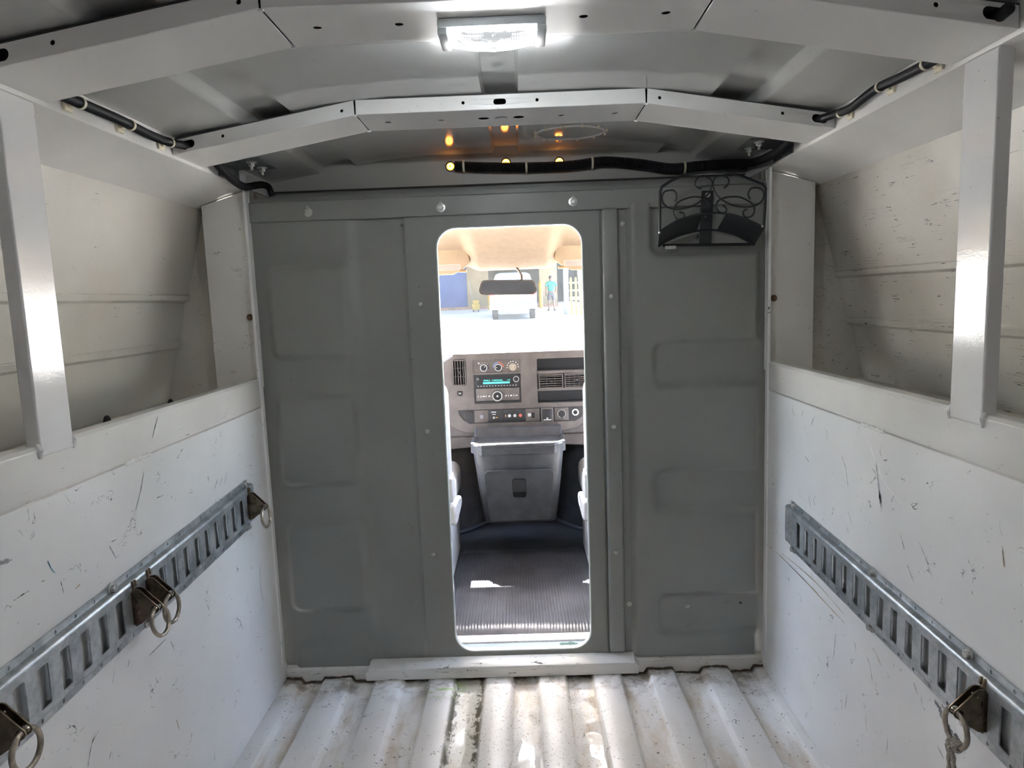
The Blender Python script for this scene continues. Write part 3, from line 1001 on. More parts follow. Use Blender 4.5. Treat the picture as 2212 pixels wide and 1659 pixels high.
def ring_fitting(s, y, zc, label, swing=0.0):
    t = thing('tie_down_ring', label, 'tie-down', (s * (W - 0.013), y, zc), 'ring fittings clipped into the cargo tracks')
    P = lambda u, v, w: (s * (W - 0.012 - u), y + w, zc + v)
    outline = [(-0.006, 0.026), (0.000, 0.033), (0.010, 0.035), (0.016, 0.033), (0.048, 0.000), (0.050, -0.005), (0.047, -0.010), (0.012, -0.034), (0.004, -0.036), (-0.006, -0.034)]
    holes = [circ(0.0405, -0.004, 0.0060, 12), rrect(0.0045, 0.0085, 0.006, 0.016, 0.0018, 3), circ(0.014, 0.022, 0.0018, 8)]
    for w in (-0.0078, 0.0052):
        m = MB()
        m.plate(outline, holes, P, w, w + 0.0026)
        pl = m.build('cheek_plate', M['chromate'], t, bevel=0.0005)
        r = MB()
        side = -1 if w < 0 else 1
        dome(r, P(0.010, -0.010, w if side < 0 else w + 0.0026), (0, side, 0), 0.0034, 0.0018)
        r.build('rivet', M['chromate'], pl)
    # spring tongue and thumb lever
    m = MB()
    m.prism([(-0.004, -0.044), (0.002, -0.040), (0.005, 0.030), (0.003, 0.036), (0.000, 0.034), (-0.001, -0.036), (-0.006, -0.040)], P, -0.0050, 0.0050)
    m.build('spring_tongue', M['black_iron'], t)
    m = MB()
    for w in (-0.0065, 0.0015):
        m.prism([(0.000, 0.030), (0.006, 0.040), (0.005, 0.049), (0.000, 0.050), (-0.003, 0.044), (-0.003, 0.030)], P, w, w + 0.005)
    m.box(*sorted((s * (W - 0.012), s * (W - 0.016))), y - 0.006, y + 0.006, zc + 0.030, zc + 0.038)
    m.build('thumb_lever', M['chromate'], t, bevel=0.0015)
    m = MB()
    R = 0.0275
    m.tube([P(0.0405 + math.sin(swing) * (R - R * math.cos(a)), -0.004 - math.cos(swing) * (R - R * math.cos(a)) , R * math.sin(a)) for a in [2 * math.pi * i / 40 for i in range(40)]], 0.0040, 10, closed=True)
    m.build('ring', M['ring_steel'], t, smooth=80)
    return t


zl = lambda y: 0.6108 + 0.0425 * y
ring_fitting(-1, -0.2001, zl(-0.20), 'bronze ring fitting at the far end of the left track, nearest the bulkhead', 0.10)
ring_fitting(-1, -0.7051, zl(-0.7051), 'bronze ring fitting of the left pair, the one further from the rear', 0.05)
ring_fitting(-1, -0.7556, zl(-0.7556), 'bronze ring fitting of the left pair, the nearer one whose ring hangs in front', 0.18)
ring_fitting(-1, -1.1091, zl(-1.1091), 'bronze ring fitting low at the lower left corner of the view', 0.05)
yr_ = -0.2320 - PITCH * 15
ring_fitting(1, yr_, 0.5135 + 0.0365 * yr_, 'bronze ring fitting on the right track with a rope tied to its ring', 0.0)

# rope tied to the right ring
zr = 0.5135 + 0.0365 * yr_ - 0.004 - 0.055
xr_ = W - 0.012 - 0.0405
rope = thing('knotted_rope', 'frayed grey cotton rope knotted on the right ring fitting, two strands hanging', 'rope', (xr_, yr_, zr))
m = MB()
pts = []
for i in range(60):
    a = i / 59 * math.pi * 2 * 3.2
    pts.append((xr_ + 0.0068 * math.cos(a), yr_ - 0.012 + 0.018 * i / 59 , zr + 0.0068 * math.sin(a)))
m.tube(pts, 0.0032, 8)
m.build('knot_turns', M['rope'], rope, smooth=80)
for q, dy in ((0, -0.006), (1, 0.005)):
    m = MB()
    c = spline([(xr_ - 0.006, yr_ - 0.010 + 0.016 * q, zr + 0.006), (xr_ - 0.010, yr_ + dy * 0.5, zr - 0.004), (xr_ - 0.006, yr_ + dy, zr - 0.016), (xr_ - 0.003, yr_ + dy * 1.1, zr - 0.06), (xr_ + 0.004, yr_ + dy * 0.4, zr - 0.16), (xr_ + 0.006, yr_ + dy * 1.6, zr - 0.27 - 0.02 * q)], 10)
    m.tube([p + Vector((0.0007 * math.sin(i * 1.3), 0.0007 * math.cos(i * 1.3), 0)) for i, p in enumerate(c)], 0.0034, 8)
    m.build('strand', M['rope'], rope, smooth=80)


# ---- corrugated wiring conduits
def conduit(name, label, pts, r, pitch=0.0042, n=12):
    path = spline(pts, 10)
    d, out, rad = 0.0, [path[0]], [r]
    L = [0.0]
    for a, b in zip(path, path[1:]):
        L.append(L[-1] + (b - a).length)
    steps = int(L[-1] / (pitch / 2))
    out, rad = [], []
    j = 0
    for i in range(steps + 1):
        q = L[-1] * i / steps
        while j < len(L) - 2 and L[j + 1] < q:
            j += 1
        f = (q - L[j]) / max(1e-9, L[j + 1] - L[j])
        out.append(path[j].lerp(path[j + 1], f))
        rad.append(r if i % 2 else r * 0.86)
    t = thing(name, label, 'conduit', tuple(pts[0]))
    m = MB()
    m.tube(out, rad, n)
    m.build('corrugated_sleeve', M['black_plastic'], t, smooth=80)
    return t


def tie(parent, c, axis, r, mount=None, s=1):
    m = MB()
    ax = Vector(axis).normalized()
    m.lathe([(r * 1.02, -0.003), (r * 1.16, -0.003), (r * 1.16, 0.003), (r * 1.02, 0.003)], c, ax, 18, caps=False)
    o = m.build('cable_tie', M['nylon'], parent)
    if mount:
        b = MB()
        b.rbox(*sorted((mount[0], mount[0] - s * 0.006)), mount[1] - 0.011, mount[1] + 0.011, mount[2] - 0.011, mount[2] + 0.011, 0.0015)
        b.rbox(*sorted((mount[0] - s * 0.004, mount[0] - s * 0.012)), mount[1] - 0.005, mount[1] + 0.005, mount[2] - 0.004, mount[2] + 0.010, 0.0012)
        b.build('adhesive_mount', M['nylon'], o)


cL = conduit('wiring_conduit', 'black corrugated conduit clipped to the left roof rail', [(-0.7145, -0.98, 1.489), (-0.7145, -0.794, 1.4894), (-0.7145, -0.7247, 1.4906), (-0.7145, -0.6388, 1.4913), (-0.7145, -0.5496, 1.4885), (-0.7145, -0.4756, 1.4905), (-0.704, -0.425, 1.493), (-0.698, -0.40, 1.493)], 0.0092)
for y, z in ((-0.766, 1.490), (-0.613, 1.4908), (-0.462, 1.491)):
    tie(cL, (-0.7145, y, z), (0, 1, 0), 0.0092, (-W, y - 0.012, z - 0.006), -1)
cR = conduit('wiring_conduit', 'black corrugated conduit sagging along the right roof rail', [(0.70, -1.0, 1.493), (0.7145, -0.90, 1.490), (0.7145, -0.800, 1.490), (0.7145, -0.7154, 1.4923), (0.7145, -0.6287, 1.4978), (0.7145, -0.5672, 1.4935), (0.7145, -0.5197, 1.4895), (0.710, -0.4650, 1.4935), (0.700, -0.428, 1.495), (0.696, -0.40, 1.495)], 0.0086)
for y, z in ((-0.785, 1.4906), (-0.640, 1.4970), (-0.482, 1.4915)):
    tie(cR, (0.7145, y, z), (0, 1, 0), 0.0086, (W, y - 0.012, z - 0.006), 1)
cLf = conduit('wiring_conduit', 'short black conduit drooping from the far roof bow at upper left', [(-0.700, -0.30, 1.500), (-0.705, -0.255, 1.486), (-0.705, -0.200, 1.470), (-0.705, -0.150, 1.460), (-0.715, -0.06, 1.462), (-0.728, 0.06, 1.486), (-0.729, 0.12, 1.497), (-0.726, 0.155, 1.495), (-0.720, 0.165, 1.470)], 0.0100)
cap_pts = [(-0.156, 0.165, 1.537), (-0.060, 0.165, 1.530), (0.087, 0.165, 1.5245), (0.207, 0.165, 1.5255), (0.298, 0.165, 1.533), (0.403, 0.165, 1.522), (0.500, 0.165, 1.505), (0.584, 0.160, 1.508), (0.66, 0.15, 1.508), (0.715, 0.12, 1.500)]
cC = conduit('wiring_conduit', 'thick black conduit lying across the front cap over the amber lamps', cap_pts, 0.0165, 0.0052)
for x, z in ((-0.128, 1.535), (0.062, 1.525), (0.262, 1.530), (0.54, 1.506)):
    tie(cC, (x, 0.165, z), (1, 0, 0), 0.0167)
cRf = conduit('wiring_conduit', 'black conduit running from the far roof bow to the right end of the cap', [(0.690, -0.30, 1.505), (0.695, -0.25, 1.487), (0.702, -0.17, 1.480), (0.703, -0.09, 1.481), (0.706, 0.03, 1.490), (0.700, 0.12, 1.503)], 0.0115)

# angle brackets with nuts in the two front roof corners
for s in (-1, 1):
    t = thing('angle_bracket', 'bolted steel angle bracket in the front %s roof corner' % ('left' if s < 0 else 'right'), 'bracket', (s * 0.715, -0.10, 1.50), 'roof corner brackets')
    m = MB()
    m.box(*sorted((s * 0.625, s * 0.731)), -0.19, -0.06, 1.5060, 1.5090)
    m.box(*sorted((s * 0.728, s * 0.731)), -0.19, -0.06, 1.470, 1.509)
    m.build('plate', M['zinc_dull'] if 'zinc_dull' in M else M['zinc'], t, bevel=0.001)
    for y in (-0.16, -0.085):
        b = MB()
        hexbolt(b, (s * 0.655, y, 1.506), (0, 0, -1), 0.0075, 0.009)
        b.tube([(s * 0.655, y, 1.498), (s * 0.655, y, 1.486)], 0.004, 8)
        b.build('nut', M['zinc'], t)

# ---- amber clearance lamps in the cap
M['amber'] = emit('lit_amber_lens', (1.0, 0.22, 0.02), AMBER)
M['amber_core'] = emit('lit_amber_core', (1.0, 0.45, 0.08), AMBER * 2.2)
for x, z, lab in ((-0.171, 1.5412, 'lit amber clearance lamp at the open left end of the thick conduit'), (0.0003, 1.5457, 'lit amber clearance lamp mostly hidden behind the thick conduit'), (0.164, 1.5421, 'lit amber clearance lamp peeping above the thick conduit on the right')):
    t = thing('clearance_lamp', lab, 'lamp', (x, 0.192, z), 'amber clearance lamps')
    m = MB()
    m.lathe([(0.0122, 0.0), (0.0122, 0.010), (0.0095, 0.016), (0.004, 0.018), (0.0005, 0.0182)], (x, 0.200, z), (0, -1, 0), 20)
    m.build('lens', M['amber'], t, smooth=60)
    m = MB()
    m.tube([(x + 0.007 * math.cos(a), 0.183, z + 0.007 * math.sin(a)) for a in [2 * math.pi * i / 16 for i in range(16)]], 0.0014, 6, closed=True)
    m.build('glowing_ring', M['amber_core'], t)
    m = MB()
    m.lathe([(0.0118, 0.0), (0.0155, 0.0), (0.0155, 0.004), (0.0118, 0.004)], (x, 0.1885, z), (0, -1, 0), 20, caps=False)
    m.build('grommet', M['black_plastic'], t)

# ---- roof vent flange ring with studs
vt = thing('roof_vent_ring', 'pale round vent flange ring with studs on the roof near the cap', 'vent', (0.183, -0.035, 1.579))
m = MB()
vc = (0.183, -0.034)
m.tube([(vc[0] + 0.092 * math.cos(a), vc[1] + 0.075 * math.sin(a), 1.5765) for a in [2 * math.pi * i / 48 for i in range(48)]], 0.0035, 8, closed=True)
m.build('flange_ring', M['bow'], vt, smooth=80)
for i in range(12):
    a = 2 * math.pi * (i + 0.5) / 12
    b = MB()
    b.lathe([(0.0035, 0), (0.0035, 0.007), (0.002, 0.009)], (vc[0] + 0.100 * math.cos(a), vc[1] + 0.083 * math.sin(a), 1.579), (0, 0, -1), 8)
    b.build('stud', M['nylon'], vt)

# ---- dome lamp on the near roof bow
def led_mat():
    """clear ribbed cover over bright diodes: lit cells between dim ribs"""
    t = NT('lit_ribbed_lens')
    tc = t.n('TexCoord')
    sep = t.n('SeparateXYZ', ins={0: tc.outputs['Object']})
    fx = t.math('ABSOLUTE', t.math('SUBTRACT', t.math('FRACT', t.math('MULTIPLY', t.math('ADD', sep.outputs[0], 1.0), 270.0)), 0.5))
    fy = t.math('ABSOLUTE', t.math('SUBTRACT', t.math('FRACT', t.math('MULTIPLY', t.math('ADD', sep.outputs[1], 2.0), 150.0)), 0.5))
    cell = t.math('MULTIPLY', t.ramp(fx, 0.36, 0.22), t.ramp(fy, 0.40, 0.24))
    n = t.noise(t.coord(), 55, 2)
    cell = t.math('MULTIPLY', cell, t.ramp(n, 0.42, 0.60))
    st = t.math('ADD', t.math('MULTIPLY', cell, DOME * 0.05), 0.018)
    t.bsdf(Base_Color=(0.55, 0.53, 0.48), Roughness=0.15, Emission_Color=(0.90, 0.95, 1.0), Emission_Strength=st)
    return t.m


M['led'] = led_mat()
M['led_bar'] = emit('lit_led_bar', (0.90, 0.95, 1.0), DOME * 2.2)
M['frost'] = simple('frosted_end_cap', (0.62, 0.66, 0.68), 0.35)
dl = thing('dome_lamp', 'lit rectangular LED dome lamp under the near roof bow', 'lamp', (0.001, -0.88, 1.544))
m = MB()
m.rbox(-0.080, 0.082, -0.918, -0.842, 1.530, 1.544, 0.004, 2)
m.build('housing', M['frost'], dl)
m = MB()
m.grid(lambda u, v: (0.001 + u * 0.066, -0.880 + v * 0.030, 1.530 - 0.012 * (1 - u ** 4) * (1 - 0.6 * v ** 4)), [-1 + i / 12 for i in range(25)], [-1 + i / 5 for i in range(11)])
m.build('ribbed_lens', M['led'], dl, smooth=60)
m = MB()
m.tube([(-0.062, -0.849, 1.5270), (-0.030, -0.848, 1.5215), (0.001, -0.8475, 1.5195), (0.032, -0.848, 1.5215), (0.064, -0.849, 1.5270)], 0.0022, 8)
m.build('light_bar', M['led_bar'], dl)
m = MB()
m.tube([(-0.060, -0.908, 1.5275), (0.062, -0.908, 1.5275)], 0.0016, 8)
m.build('light_bar', M['led_bar'], dl)
for s in (-1, 1):
    m = MB()
    m.rbox(*sorted((0.001 + s * 0.066, 0.001 + s * 0.081)), -0.916, -0.844, 1.521, 1.532, 0.003, 2)
    m.build('end_cap', M['frost'], dl)

# ---- wrought-iron hose hanger
hh = thing('hose_hanger', 'black wrought-iron hose hanger with scrolls at the top right of the bulkhead', 'hose hanger', (0.556, 0.0, 1.26))
FY, BY = -0.125, -0.016
fr = [(0.406, 1.294), (0.407, 1.355), (0.408, 1.397), (0.412, 1.408), (0.438, 1.424), (0.469, 1.436), (0.504, 1.441), (0.541, 1.442), (0.577, 1.44), (0.612, 1.431), (0.647, 1.418), (0.678, 1.405), (0.685, 1.395), (0.684, 1.344), (0.681, 1.293)]
m = MB()
m.tube([(x, FY, z) for x, z in fr], 0.0036, 8)
m.build('outer_hoop', M['black_iron'], hh, smooth=70)
arcF = [(0.405, 1.292), (0.427, 1.305), (0.458, 1.321), (0.491, 1.33), (0.52, 1.335), (0.553, 1.336), (0.582, 1.333), (0.613, 1.325), (0.644, 1.312), (0.672, 1.298), (0.683, 1.291)]
arcB = [(0.423, 1.261), (0.441, 1.272), (0.463, 1.282), (0.494, 1.293), (0.531, 1.3), (0.562, 1.302), (0.588, 1.3), (0.614, 1.294), (0.641, 1.285), (0.665, 1.272), (0.693, 1.255)]
arcB = [(0.405 + (x - 0.423) * (0.683 - 0.405) / (0.693 - 0.423) if False else x, z) for x, z in arcB]
for arc, y in ((arcF, FY), (arcB, BY)):
    m = MB()
    m.tube([(p.x, y, p.y) for p in spline([(x, z, 0) for x, z in arc], 4)], 0.0030, 8)
    m.build('saddle_rod', M['black_iron'], hh, smooth=70)
for i0, i1 in ((0, 4), (6, 10)):
    m = MB()
    A = spline([(x, FY, z) for x, z in arcF[i0:i1 + 1]], 4)
    B = spline([(x, BY, z) for x, z in arcB[i0:i1 + 1]], 4)
    n = len(A)
    up = Vector((0, 0, 0.002))
    vs = [p for p in A] + [p for p in B] + [p + up for p in A] + [p + up for p in B]
    fs = []
    for i in range(n - 1):
        fs += [(i, i + 1, n + i + 1, n + i), (2 * n + i, 3 * n + i, 3 * n + i + 1, 2 * n + i + 1), (i, 2 * n + i, 2 * n + i + 1, i + 1), (n + i, n + i + 1, 3 * n + i + 1, 3 * n + i)]
    fs += [(0, n, 3 * n, 2 * n), (n - 1, 3 * n - 1, 4 * n - 1, 2 * n - 1)]
    m.add(vs, fs)
    m.build('saddle_sheet', M['black_iron'], hh, smooth=50)
m = MB()
m.tube([(0.436, BY, 1.264), (0.684, BY, 1.258)], 0.0042, 8)
m.build('bottom_bar', M['black_iron'], hh, smooth=70)
m = MB()
m.plate([(0.546, 1.4105), (0.579, 1.4095), (0.573, 1.260), (0.539, 1.261)], [circ(0.557, 1.339, 0.0045, 12)], xz(-0.012), 0, 0.004)
plt = m.build('back_plate', M['black_iron'], hh, bevel=0.001)
b = MB()
dome(b, (0.563, -0.016, 1.398), (0, -1, 0), 0.0075, 0.004)
b.build('screw', M['zinc'], plt)
S = [[(0.448, 1.369), (0.452, 1.381), (0.446, 1.396), (0.434, 1.399), (0.419, 1.395), (0.413, 1.381), (0.417, 1.365), (0.431, 1.353), (0.452, 1.349), (0.475, 1.351), (0.499, 1.359), (0.52, 1.373), (0.537, 1.39), (0.544, 1.41), (0.541, 1.422), (0.53, 1.43), (0.518, 1.433), (0.506, 1.427), (0.5, 1.416), (0.504, 1.405), (0.516, 1.399)],
     [(0.576, 1.399), (0.586, 1.408), (0.588, 1.42), (0.579, 1.429), (0.565, 1.431), (0.553, 1.428), (0.547, 1.414), (0.549, 1.396), (0.561, 1.377), (0.582, 1.362), (0.606, 1.352), (0.633, 1.348), (0.658, 1.351), (0.674, 1.361), (0.68, 1.377), (0.675, 1.391), (0.659, 1.397), (0.645, 1.394), (0.639, 1.38), (0.645, 1.368)],
     [(0.458, 1.342), (0.469, 1.338), (0.471, 1.33), (0.466, 1.323), (0.456, 1.322), (0.446, 1.331), (0.442, 1.343), (0.446, 1.357), (0.458, 1.369), (0.477, 1.376), (0.497, 1.38), (0.516, 1.377), (0.53, 1.368), (0.537, 1.358), (0.534, 1.346), (0.524, 1.339), (0.516, 1.343), (0.513, 1.349)],
     [(0.573, 1.355), (0.582, 1.346), (0.58, 1.337), (0.569, 1.335), (0.559, 1.343), (0.555, 1.353), (0.559, 1.365), (0.573, 1.373), (0.594, 1.376), (0.617, 1.374), (0.637, 1.365), (0.652, 1.354), (0.656, 1.339), (0.652, 1.327), (0.641, 1.321), (0.631, 1.323), (0.626, 1.332), (0.63, 1.34), (0.637, 1.342)]]
for sc in S:
    m = MB()
    m.tube(spline([(x, FY, z) for x, z in sc], 5), 0.0022, 8)
    m.build('scroll', M['black_iron'], hh, smooth=70)
for x, z in ((0.405, 1.290), (0.676, 1.2965)):
    b = MB()
    dome(b, (x, FY - 0.003, z), (0, -1, 0), 0.0032, 0.002)
    b.build('rivet', M['zinc'], hh)
b = MB()
b.box(0.442, 0.473, BY - 0.004, BY - 0.003, 1.253, 1.262)
b.build('paper_tag', simple('paper_tag', (0.6, 0.6, 0.58), 0.8), hh)
# ================================================================== CAB SEEN THROUGH THE DOORWAY
M['dash'] = simple('worn_dash_plastic', (0.13, 0.112, 0.102), 0.42, vary=0.15, scale=18, bump=0.15, bscale=700)
M['dash_dark'] = simple('dark_dash_plastic', (0.030, 0.028, 0.028), 0.40, vary=0.2, scale=30, bump=0.15, bscale=700)
M['console'] = simple('charcoal_console_plastic', (0.060, 0.060, 0.062), 0.5, vary=0.2, scale=20, bump=0.2, bscale=600)
M['slot'] = simple('deep_slot_plastic', (0.012, 0.012, 0.013), 0.6)
M['print'] = simple('white_print', (0.75, 0.75, 0.72), 0.5)
M['print_y'] = simple('amber_print', (0.75, 0.42, 0.12), 0.5)
M['silver'] = simple('satin_silver', (0.75, 0.74, 0.72), 0.28, metal=0.6)
M['headliner'] = simple('beige_headliner_cloth', (0.20, 0.14, 0.088), 0.9, vary=0.05, scale=40, bump=0.5, bscale=900)
M['visor'] = simple('tan_visor_vinyl', (0.33, 0.24, 0.15), 0.7, vary=0.04, scale=25, bump=0.25, bscale=500)
M['rubber'] = simple('black_rubber_flooring', (0.075, 0.078, 0.090), 0.30, vary=0.25, scale=9, bump=0.2, bscale=120)
M['seat'] = simple('light_grey_seat_cloth', (0.55, 0.55, 0.57), 0.8, vary=0.06, scale=40, bump=0.3, bscale=600)
M['seat_plastic'] = simple('light_grey_seat_plastic', (0.60, 0.60, 0.61), 0.45)
M['alu'] = simple('brushed_sill_plate', (0.66, 0.67, 0.68), 0.32, metal=0.7, vary=0.1, scale=90)
M['cab_steel'] = paint('blue_grey_cab_paint', (0.30, 0.36, 0.38), 0.3, mark=0.3, mark_dens=0.66, seed=31)
M['cab_shell'] = simple('cab_shell_trim', (0.33, 0.28, 0.23), 0.8)
M['red_print'] = simple('red_print', (0.75, 0.16, 0.12), 0.5)
M['blue_print'] = simple('blue_print', (0.22, 0.42, 0.80), 0.5)
M['teal_lcd'] = emit('lit_teal_characters', (0.10, 0.85, 0.75), LCD)


def glass(name, tint, haze):
    t = NT(name)
    v = t.coord()
    dust = t.math('MULTIPLY', t.ramp(t.noise(v, 6, 6, 0.65), 0.25, 0.85), haze)
    tr = t.n('BsdfTransparent', ins={'Color': tint})
    gl = t.n('BsdfGlossy', ins={'Color': (1, 1, 1), 'Roughness': 0.02})
    lw = t.n('LayerWeight', ins={'Blend': 0.5})
    fr = t.math('ADD', t.math('MULTIPLY', t.math('POWER', lw.outputs['Facing'], 5.0), 0.9), 0.02)
    m1 = t.n('MixShader', ins={0: fr})
    t.t.links.new(tr.outputs[0], m1.inputs[1])
    t.t.links.new(gl.outputs[0], m1.inputs[2])
    df = t.n('BsdfTranslucent', ins={'Color': (0.9, 0.88, 0.84)})
    m2 = t.n('MixShader', ins={0: dust})
    t.t.links.new(m1.outputs[0], m2.inputs[1])
    t.t.links.new(df.outputs[0], m2.inputs[2])
    t.t.links.new(m2.outputs[0], t.out.inputs['Surface'])
    return t.m


M['windshield'] = glass('dusty_windshield_glass', (0.52, 0.54, 0.54), 0.0012)
M['side_glass'] = glass('side_window_glass', (0.93, 0.94, 0.93), 0.002)

# ---- cab shell: floor, sides with window openings, roof, firewall
mb = MB()
mb.box(-0.95, 0.95, 0.022, 1.75, 0.030, 0.050)
cf = mb.build('floor_cab', M['rubber'])
tag(cf, 'black rubber covered cab floor', 'floor', kind='structure')
for s, side in ((-1, 'left'), (1, 'right')):
    mb = MB()
    X = sorted((s * 0.93, s * 0.96))
    mb.box(*X, 0.07, 1.80, -0.3, 0.68)
    mb.box(*X, 0.07, 0.14, 0.68, 1.50)
    mb.box(*X, 0.14, 1.32, 1.34, 1.50)
    mb.prism([(1.80, 0.68), (1.66, 0.68), (1.22, 1.34), (1.22, 1.50), (1.30, 1.50)], lambda u, v, w: (w, u, v), X[0], X[1])
    w_ = mb.build('wall_cab_' + side, M['cab_shell'])
    tag(w_, 'cab side with window opening on the ' + side, 'wall', kind='structure')
    mb = MB()
    mb.prism([(0.14, 0.68), (1.66, 0.68), (1.22, 1.34), (0.14, 1.34)], lambda u, v, w: (w, u, v), X[0] + 0.012, X[0] + 0.016)
    g = mb.build('window_%d' % (2 if s < 0 else 3), M['side_glass'])
    tag(g, 'clear side window glass of the cab on the ' + side, 'window', kind='structure')
mb = MB()
mb.box(-0.96, 0.96, 0.25, 1.24, 1.47, 1.50)
mb.box(-1.10, -0.735, 0.060, 0.075, -0.3, 1.50)
mb.box(0.735, 1.10, 0.060, 0.075, -0.3, 1.50)
mb.box(-0.76, 0.76, 0.024, 0.045, 1.36, 1.394)
mb.box(-0.96, 0.96, 1.66, 1.70, -0.3, 0.80)
roof = mb.build('ceiling_cab', M['cab_shell'])
tag(roof, 'cab roof and firewall shell', 'ceiling', kind='structure')
# windshield
mb = MB()
mb.grid(lambda x, v: (x, 1.19 + 0.52 * v - 0.06 * (x / 0.93) ** 2, 1.30 - 0.50 * v), [-0.93 + 0.093 * i for i in range(21)], [0.0, 0.25, 0.5, 0.75, 1.0])
ws_ = mb.build('window_1', M['windshield'], smooth=60)
tag(ws_, 'dusty raked windshield glass beyond the dashboard', 'window', kind='structure')

# headliner with lowered centre over the windshield
def liner(x, y):
    a = abs(x)
    side_up = 0.045 * ss(0.145, 0.215, a)
    z = 1.420 + 0.0 * y
    drop = 0.158 * ss(0.62, 1.16, y) ** 1.15
    edge = -0.030 * ss(1.10, 1.16, y)
    return 1.420 - drop * (1 - 0.10 * side_up / 0.045) + side_up * ss(0.70, 1.0, y) * (1 - 0.8 * ss(1.08, 1.16, y))


mb = MB()
mb.grid(lambda x, y: (x, y, liner(x, y)), [-0.93 + 0.0155 * i for i in range(121)], [0.26 + 0.90 * i / 60 for i in range(61)])
hl = mb.build('headliner', M['headliner'], smooth=80)
md = hl.modifiers.new('thick', 'SOLIDIFY')
md.thickness = 0.008
md.offset = 1
tag(hl, 'beige cloth headliner with lowered centre above the windshield', 'headliner', kind='structure')

# sun visors
for s in (-1, 1):
    v = thing('sun_visor', ('tan sun visor with warning label, left of the mirror' if s < 0 else 'tan sun visor with warning label, right of the mirror'), 'visor', (s * 0.35, 1.05, 1.31), 'sun visors')
    out = [(0.180, 1.302), (0.184, 1.322), (0.196, 1.345), (0.216, 1.360), (0.245, 1.366), (0.52, 1.362), (0.54, 1.345), (0.54, 1.256), (0.52, 1.246), (0.262, 1.246), (0.235, 1.258), (0.205, 1.276), (0.188, 1.288)]
    mb = MB()
    mb.plate([(s * u, w) for u, w in out], [], lambda u, w_, d: (u, 1.035 - d + (1.366 - w_) * 0.35, w_), 0, 0.020)
    mb.build('visor_pad', M['visor'], v, bevel=0.007, seg=3)
    mb = MB()
    mb.rbox(*sorted((s * 0.200, s * 0.235)), 1.048, 1.064, 1.254, 1.266, 0.004)
    mb.build('pivot_clip', simple('tan_clip', (0.40, 0.25, 0.12), 0.5), v)
    mb = MB()
    xa, xb = (-0.33, -0.225) if s < 0 else (0.225, 0.33)
    pl = lambda u, w_, d: (u, 1.0145 - d + (1.366 - w_) * 0.35, w_)
    mb.plate([(xa, 1.264), (xb, 1.264), (xb, 1.290), (xa, 1.290)], [], pl, 0, 0.0006)
    lab = mb.build('warning_label', simple('label_paper', (0.42, 0.34, 0.30), 0.7), v)
    for i in range(4):
        mb = MB()
        mb.plate([(xa + 0.006, 1.2685 + 0.005 * i), (xb - 0.006 - 0.012 * (i % 2), 1.2685 + 0.005 * i), (xb - 0.006 - 0.012 * (i % 2), 1.2698 + 0.005 * i), (xa + 0.006, 1.2698 + 0.005 * i)], [], pl, 0.0006, 0.0009)
        mb.build('print_line', simple('grey_print', (0.20, 0.15, 0.14), 0.7) if i < 3 else simple('black_print', (0.2, 0.15, 0.13), 0.7), lab)

# rear-view mirror
rv = thing('rear_view_mirror', 'wide rear-view mirror with brown frame hanging on the windshield', 'mirror', (-0.022, 0.95, 1.18))
o2 = []
for u, w in rrect(-0.123, 0.125, -0.031, 0.031, 0.022, 6):
    t_ = 1.0 - 0.14 * (1 if w > 0 else 0) * (abs(u) / 0.125)
    o2.append((u * (1 if w < 0 else 0.94), w))
Mm = frame_mx((-0.022, 0.95, 1.1805), (0.9995, 0.03, -0.022), (0.02, -0.012, 0.99))
mp = lambda u, w, d: tuple(Mm @ Vector((u, w, d)))
mb = MB()
mb.plate(o2, [[(u * 0.945, w * 0.83) for u, w in o2]], mp, 0.002, 0.007)
mb.plate(o2, [], mp, -0.022, 0.003)
mb.build('housing', simple('mirror_frame_plastic', (0.10, 0.082, 0.07), 0.4), rv, bevel=0.003, seg=3)
mb = MB()
mb.plate([(u * 0.95, w * 0.85) for u, w in o2], [], mp, 0.0032, 0.0042)
t = NT('mirror_silver')
v_ = t.coord()
t.bsdf(Base_Color=t.mix(t.ramp(t.noise(v_, 20, 4), 0.45, 0.8), (0.85, 0.87, 0.87), (0.78, 0.79, 0.78)), Metallic=1.0, Roughness=0.03)
mb.build('mirror_glass', t.m, rv)
mb = MB()
mb.tube(spline([(0.008, 1.17, 1.275), (0.022, 1.10, 1.262), (0.034, 1.03, 1.240), (0.040, 0.985, 1.222), (0.036, 0.965, 1.200)], 5), 0.0055, 8)
mb.build('stalk', simple('stalk_plastic', (0.16, 0.13, 0.10), 0.4), rv, smooth=60)

# ---- dashboard
db = thing('dashboard', 'brown-black plastic dashboard with radio, climate dials and vents', 'dashboard', (0, 1.25, 0.55))
YD = 1.0
D = xz(YD)
bez = [(-0.70, 0.900), (-0.70, 0.640), (-0.335, 0.640), (-0.318, 0.610), (-0.296, 0.580), (-0.262, 0.558), (-0.215, 0.5465), (0.200, 0.5445), (0.262, 0.556), (0.305, 0.586), (0.325, 0.625), (0.70, 0.640), (0.70, 0.900)]
h_vent = rrect(-0.2775, -0.2205, 0.7610, 0.8740, 0.006, 3)
h_hvac = rrect(-0.1869, 0.0200, 0.8150, 0.8690, 0.003, 2)
h_radio = rrect(-0.1858, 0.0190, 0.6770, 0.8050, 0.003, 2)
h_cub = rrect(0.0925, 0.4100, 0.6725, 0.8670, 0.004, 2)
h_sw = rrect(-0.2600, -0.2385, 0.7165, 0.7365, 0.005, 3)
strip = [(-0.262, 0.650), (-0.256, 0.630), (-0.240, 0.608), (-0.212, 0.5885), (0.2535, 0.5875), (0.280, 0.604), (0.294, 0.628), (0.2985, 0.6500)]
mb = MB()
